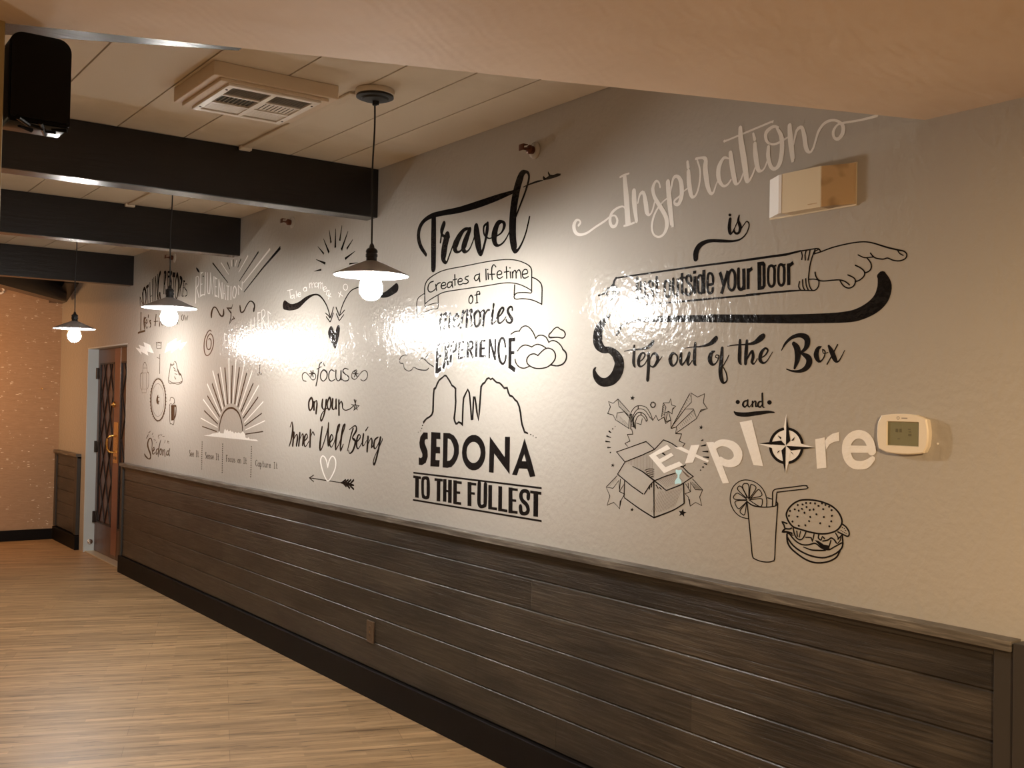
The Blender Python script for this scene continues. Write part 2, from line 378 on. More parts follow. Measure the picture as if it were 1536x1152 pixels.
for dy in (.04, .10): box(bm, .0925, .0945, 10.215 + dy - .012, 10.215 + dy + .012, .955, .985, .001)
finish('keyhole', bm, M_OUTK, pp)
bm = BM(); lathe(bm, [(.028, 0), (.03, -.006), (.024, -.016), (.012, -.018), (.010, -.028), (.0, -.028)], (.0985, 10.36, 1.475), 20, 'x'); finish('deadbolt', bm, M_BRASS, d1, 50)
# round metal stop low on the jamb
bm = BM(); lathe(bm, [(.027, 0), (.028, -.006), (.022, -.013), (.010, -.016), (0, -.016)], (.062, DY1 - .012, .10), 20, 'y')
tag(finish('door_stop', bm, M_CHROME, None, 50, (.062, DY1 - .014, .10)), 'small round metal disc low on the pale door jamb near the floor', 'door stop')

# ------------------------------------------------------------------ hanging lamps
def make_lamp(x, y, lab):
    t = empty('pendant_lamp', (x, y, 2.055)); tag(t, lab, 'lamp', 'pendant lamps along the mural wall')
    def loc(o): return o
    zc = HC - 2.055
    bm = BM(); lathe(bm, [(.076, zc - .001), (.078, zc - .004), (.078, zc - .022), (.072, zc - .024)], (0, 0, 0), 40); finish('mounting_ring', bm, M_CEIL, t, 40)
    bm = BM(); lathe(bm, [(.074, zc - .024), (.075, zc - .032), (.066, zc - .036), (.056, zc - .035), (.050, zc - .042), (.022, zc - .045), (.010, zc - .046), (.010, zc - .062), (.006, zc - .064)], (0, 0, 0), 40)
    lathe(bm, [(.004, zc - .046), (.004, zc - .060)], (.012, -.004, 0), 8); finish('canopy', bm, M_CORD, t, 40)
    bm = BM(); n = 40
    tube(bm, [(.0035 * math.sin(i / n * 9.0) * (1 - i / n) - .003 * math.sin(i / n * 3.1), 0, zc - .06 - (zc - .06 - .112) * i / n) for i in range(n + 1)], .0036, 8); finish('cord', bm, M_CORD, t, 60)
    bm = BM(); lathe(bm, [(.005, .125), (.009, .118), (.011, .108), (.018, .104), (.023, .098), (.024, .090), (.021, .088), (.021, .084), (.024, .082), (.024, .072), (.021, .070), (.022, .052), (.024, .048)], (0, 0, 0), 28); finish('socket', bm, M_SOCK, t, 40)
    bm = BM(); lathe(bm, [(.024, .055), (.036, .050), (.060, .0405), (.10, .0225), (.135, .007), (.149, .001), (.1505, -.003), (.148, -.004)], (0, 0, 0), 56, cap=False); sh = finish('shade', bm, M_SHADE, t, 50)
    bm = BM(); lathe(bm, [(.0005, .047), (.024, .047), (.036, .0465), (.060, .037), (.10, .019), (.135, .0035), (.148, -.003)], (0, 0, 0), 56, cap=False); finish('reflector', bm, M_SHIN, sh, 50)
    bm = BM(); lathe(bm, [(.014, .045), (.016, .022), (.026, .000), (.040, -.025), (.047, -.050), (.044, -.074), (.031, -.093), (.014, -.1015), (.0002, -.103)], (0, 0, 0), 28); finish('bulb', bm, M_BULB, t, 60)
    return t
l0 = make_lamp(-.703, 3.73, 'nearest hanging lamp with black canopy and shallow grey shade, in front of the first beam')
for (x, y, lab) in ((-.815, 5.90, 'middle hanging lamp of the three with a shallow grey shade, in front of NOTHING RESTORES'), (-.760, 8.30, 'farthest hanging lamp of the three, its shade beside the door and orange wall')):
    t = l0.copy(); COL.objects.link(t); t.location = (x, y, 2.055); t['label'] = lab
    for ch in list(l0.children):
        c = ch.copy(); COL.objects.link(c); c.parent = t
        for gch in ch.children:
            d = gch.copy(); COL.objects.link(d); d.parent = c

# ------------------------------------------------------------------ ceiling vent
t = tag(empty('ceiling_vent', (-1.09, 4.0, HC)), 'square white air vent on a stepped beige box on the cream ceiling', 'vent')
bm = BM(); box(bm, -.255, .250, -.225, .235, -.055, -.0005, .003); finish('vent_box', bm, M_VENT, t)
bm = BM(); box(bm, -.225, .215, -.212, .222, -.068, -.055, .003); finish('vent_tray', bm, M_VENT, t)
bm = BM()
X0, X1, Y0, Y1 = -.19, .185, -.205, .205
for a in ((X0, X1, Y0, Y0 + .026), (X0, X1, Y1 - .026, Y1), (X0, X0 + .026, Y0 + .026, Y1 - .026), (X1 - .026, X1, Y0 + .026, Y1 - .026)): box(bm, a[0], a[1], a[2], a[3], -.078, -.068, .002)
box(bm, -.011, .009, Y0 + .026, Y1 - .026, -.077, -.068)
h3 = (Y1 - Y0 - .052) / 3
for k in (1, 2): box(bm, X0 + .026, X1 - .026, Y0 + .026 + h3 * k - .006, Y0 + .026 + h3 * k + .006, -.0765, -.068)
fr = finish('grille_frame', bm, M_GRILLE, t)
for sx in (X0 + .013, X1 - .013):
    for sy in (Y0 + .06, Y1 - .06):
        bm = BM(); lathe(bm, [(.005, -.078), (.004, -.080), (0.0001, -.0805)], (sx, sy, 0), 10); finish('screw', bm, M_HINGE, fr)
bm = BM(); box(bm, X0 + .02, X1 - .02, Y0 + .02, Y1 - .02, -.0690, -.0680); finish('duct_throat', bm, M_DUCT, t)
for c, (xa, xb) in enumerate(((X0 + .026, -.011), (.009, X1 - .026))):
    for r_ in range(3):
        ya = Y0 + .026 + h3 * r_ + .006; yb = Y0 + .026 + h3 * (r_ + 1) - .006
        bm = BM(); n = 9; tilt = [R(62), R(85 if c == 0 else 20), R(12)][r_]
        for i in range(n):
            if r_ == 1:
                cx = xa + (xb - xa) * (i + .5) / n; hw = (xb - xa) / n * .42
                dx, dz = hw * math.cos(tilt), hw * math.sin(tilt)
                vs = [bm.verts.new(p) for p in ((cx - dx, ya, -.072 - dz * .3), (cx + dx, ya, -.072 + dz * .3), (cx + dx, yb, -.072 + dz * .3), (cx - dx, yb, -.072 - dz * .3))]
            else:
                cy = ya + (yb - ya) * (i + .5) / n; hw = (yb - ya) / n * (.34 if r_ == 0 else .5)
                dy, dz = hw * math.cos(tilt), hw * math.sin(tilt)
                vs = [bm.verts.new(p) for p in ((xa, cy - dy, -.072 - dz * .35), (xa, cy + dy, -.072 + dz * .35), (xb, cy + dy, -.072 + dz * .35), (xb, cy - dy, -.072 - dz * .35))]
            f = bm.faces.new(vs); g_ = bmesh.ops.extrude_face_region(bm, geom=[f]); bmesh.ops.translate(bm, vec=(0, 0, -.0008), verts=[q for q in g_['geom'] if isinstance(q, bmesh.types.BMVert)])
        finish('louver', bm, M_GRILLE, fr)

# ------------------------------------------------------------------ speaker on the column
t = tag(empty('speaker', (-2.175, 2.63, 2.27)), 'small black speaker with a rounded top, bracketed to the column at upper left', 'speaker')
def rrect(w, h, rt, rb, n=8):
    pts = []
    for (cx, cy, r, a0) in ((w - rt, h - rt, rt, 0), (-w + rt, h - rt, rt, 90), (-w + rb, -h + rb, rb, 180), (w - rb, -h + rb, rb, 270)):
        for i in range(n + 1): a = R(a0 + 90 * i / n); pts.append((cx + r * math.cos(a), cy + r * math.sin(a)))
    return pts
bm = BM(); prism(bm, rrect(.066, .100, .030, .004), -.062, .050, 'y'); o = finish('cabinet', bm, M_SPK, t, 40)
bm = BM(); prism(bm, rrect(.062, .094, .028, .004), -.070, -.0615, 'y'); finish('front_grille', bm, M_SPK, t, 40)
bm = BM()
for i in range(6): tube(bm, [(-.05 + .1 * i / 6, -.06 + .10 * ((i * 5) % 7) / 7 - .03, -.101), (-.02 + .1 * i / 6, -.02 + .09 * ((i * 3) % 5) / 5 - .03, -.104)], .006, 8)
box(bm, -.062, .064, -.060, .048, -.1035, -.0995, .002); finish('base_rim', bm, M_SPKG, t, 40)
bm = BM(); tube(bm, [(-.077, .0, .07), (-.06, -.0, .07)], .008, 10); tube(bm, [(-.077, 0, -.075), (-.06, 0, -.075)], .008, 10); box(bm, -.0765, -.069, -.02, .02, -.09, .09, .002)
finish('bracket', bm, M_CHROME, t, 40)

# ------------------------------------------------------------------ things on the mural wall
def sprinkler(y, z, lab):
    t = tag(empty('sprinkler_head', (0, y, z)), lab, 'sprinkler', 'sidewall sprinklers')
    bm = BM(); lathe(bm, [(.037, -.0005), (.037, -.005), (.030, -.012), (.018, -.014), (.012, -.014)], (0, 0, 0), 28, 'x'); finish('escutcheon', bm, M_WALL, t, 40)
    bm = BM(); lathe(bm, [(.017, -.012), (.018, -.020), (.020, -.034), (.015, -.040), (.008, -.042), (.006, -.050)], (0, 0, 0), 20, 'x'); finish('body', bm, M_COPPER, t, 40)
    bm = BM(); tube(bm, [(-.036, .012, 0), (-.060, .011, .0), (-.070, 0, 0), (-.060, -.011, 0), (-.036, -.012, 0)], .003, 8)
    box(bm, -.076, -.072, -.017, .017, -.010, .016, .001); box(bm, -.076, -.050, -.014, .014, .014, .017, .001); finish('deflector', bm, M_COPPER, t, 40)
sprinkler(3.593, 2.637, 'copper brown sidewall sprinkler above the Travel lettering')
sprinkler(6.103, 2.653, 'copper brown sidewall sprinkler between the first beam and the upper ray burst')
sprinkler(8.375, 2.665, 'small sidewall sprinkler high above NOTHING RESTORES, just below the second beam')
# emergency light box
t = tag(empty('emergency_light', (0, 2.13, 2.172)), 'ivory emergency light box with a white end lens below Inspiration', 'emergency light')
FD = .050
bm = BM(); prism(bm, [(-.004, -.068), (-FD, -.068), (-FD, .082), (-.004, .082)], 0, .126); finish('housing', bm, M_PLAS, t)
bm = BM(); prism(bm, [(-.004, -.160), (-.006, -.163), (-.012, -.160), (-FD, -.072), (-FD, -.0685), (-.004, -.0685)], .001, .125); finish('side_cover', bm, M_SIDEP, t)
bm = BM(); prism(bm, [(-.004, .166), (-.012, .164), (-FD - .001, .094), (-FD - .001, .0825), (-.004, .0825)], .001, .125); finish('lens', bm, M_LENS, t)
bm = BM(); box(bm, -.005, -.0005, -.165, .169, -.004, .129, .001); finish('back_plate', bm, M_PLAS, t)
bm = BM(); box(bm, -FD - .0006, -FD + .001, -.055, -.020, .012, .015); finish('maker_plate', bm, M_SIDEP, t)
# thermostat
t = tag(empty('thermostat', (0, 1.790, 1.4855)), 'cream wall thermostat with a grey screen beside the last letter of Explore', 'thermostat')
def bulge(w, h, k, n=8, cr=.007):
    pts = []
    def side(p0, p1, nx, ny):
        for i in range(n):
            s_ = (i + .0) / n; b_ = k * (1 - (2 * s_ - 1) ** 2)
            pts.append((p0[0] + (p1[0] - p0[0]) * s_ + nx * b_, p0[1] + (p1[1] - p0[1]) * s_ + ny * b_))
    side((w - cr, h), (-w + cr, h), 0, 1); side((-w, h - cr), (-w, -h + cr), -1, 0); side((-w + cr, -h), (w - cr, -h), 0, -1); side((w, -h + cr), (w, h - cr), 1, 0)
    return pts
bm = BM(); prism(bm, bulge(.0755, .050, .006), -.016, -.0005, 'x'); finish('back_case', bm, M_THERM, t, 30)
bm = BM()
outer = bulge(.0770, .0515, .0065); inner = bulge(.0735, .049, .006)
A = [bm.verts.new((-.014, a, b)) for a, b in outer]; B = [bm.verts.new((-.019, a, b)) for a, b in outer]; C_ = [bm.verts.new((-.022, a, b)) for a, b in inner]
for q1, q2 in ((A, B), (B, C_)):
    for i in range(len(q1)): bm.faces.new([q1[i], q1[(i + 1) % len(q1)], q2[(i + 1) % len(q2)], q2[i]])
bm.faces.new(list(reversed(A)))
hole = [(.050, .036), (-.054, .036), (-.054, -.035), (.050, -.035)]
H = [bm.verts.new((-.022, a, b)) for a, b in hole]; H2 = [bm.verts.new((-.017, a * .95, b * .94)) for a, b in hole]
tri = tessellate_polygon([[Vector((a, b, 0)) for a, b in inner], [Vector((a, b, 0)) for a, b in hole]])
vv = C_ + H
for tr in tri:
    try: bm.faces.new([vv[i] for i in tr])
    except ValueError: pass
for i in range(4): bm.faces.new([H[i], H[(i + 1) % 4], H2[(i + 1) % 4], H2[i]])
finish('front_bezel', bm, M_THERM, t, 30)
bm = BM(); box(bm, -.0185, -.0165, -.0515, .0475, -.0330, .0340); scn = finish('screen', bm, M_LCD, t)
for (a, b, w_1, h_1) in ((.018, .010, .008, .010), (.006, .010, .007, .010), (-.022, .014, .009, .003), (-.024, .007, .008, .003), (-.024, -.002, .010, .006), (.012, -.014, .008, .003)):
    bm = BM(); box(bm, -.0188, -.0184, a - w_1 / 2, a + w_1 / 2, b - h_1 / 2, b + h_1 / 2); finish('digit', bm, M_LCDK, scn)
bm = BM()
n = 20
for i in range(n):
    a0, a1 = 2 * math.pi * i / n, 2 * math.pi * (i + 1) / n
    bm.faces.new([bm.verts.new((-.0223, .012 + r_ * math.cos(a), .0455 + r_ * math.sin(a))) for r_, a in ((.0048, a0), (.0048, a1), (.0030, a1), (.0030, a0))])
finish('logo', bm, M_LOGO, t)
bm = BM(); box(bm, -.0224, -.0220, -.018, .001, .0440, .0468); finish('maker_name', bm, M_LOGO, t)
bm = BM(); lathe(bm, [(.003, 0), (.003, -.002), (.0001, -.003)], (0, 1.690, 1.462), 10, 'x')
tag(finish('wall_screw', bm, M_LENS, None, 40, (0, 1.690, 1.462)), 'tiny pale screw on the wall directly right of the thermostat', 'screw')
# outlet on the wainscot
t = tag(empty('outlet', (-.026, 4.925, .341)), 'brown duplex power outlet low on the dark plank wainscot', 'outlet')
bm = BM(); box(bm, -.007, .002, -.037, .037, -.057, .057, .0025); finish('cover_plate', bm, M_OUT, t)
for dz in (-.020, .020):
    bm = BM(); prism(bm, [(.016 * math.cos(R(a)) * 1.0, dz + .0145 * math.sin(R(a))) for a in range(0, 360, 20)], -.0085, -.006, 'x'); rc = finish('receptacle', bm, M_OUT, t, 40)
    bm = BM()
    for dy in (-.006, .006): box(bm, -.0092, -.0082, dy - .0012, dy + .0012, dz - .001, dz + .008)
    lathe(bm, [(.0024, -.0092), (.0024, -.0082)], (0, 0, dz - .007), 10, 'x'); finish('slots', bm, M_OUTK, rc)
bm = BM(); lathe(bm, [(.003, -.0065), (.0028, -.008), (.0002, -.0083)], (0, 0, 0), 10, 'x'); finish('screw', bm, M_BRASS, t)
# small things on the far wall
bm = BM()
ring = [(-.622 + .035 * math.cos(2 * math.pi * i / 24), YF - .012, 2.652 + .035 * math.sin(2 * math.pi * i / 24)) for i in range(25)]
tube(bm, ring, .012, 8)
tag(finish('wall_ring', bm, M_LENS, None, 60, (-.622, YF - .012, 2.652)), 'small white ring fitting high on the orange far wall at the left edge', 'wall fitting')
bm = BM(); lathe(bm, [(.010, 0), (.010, -.008), (.005, -.02), (.0002, -.021)], (-.183, YF, 1.622), 12, 'y')
tag(finish('wall_hook', bm, M_BRASS, None, 40, (-.183, YF, 1.622)), 'tiny metal hook on the orange far wall at eye height left of the door', 'hook')

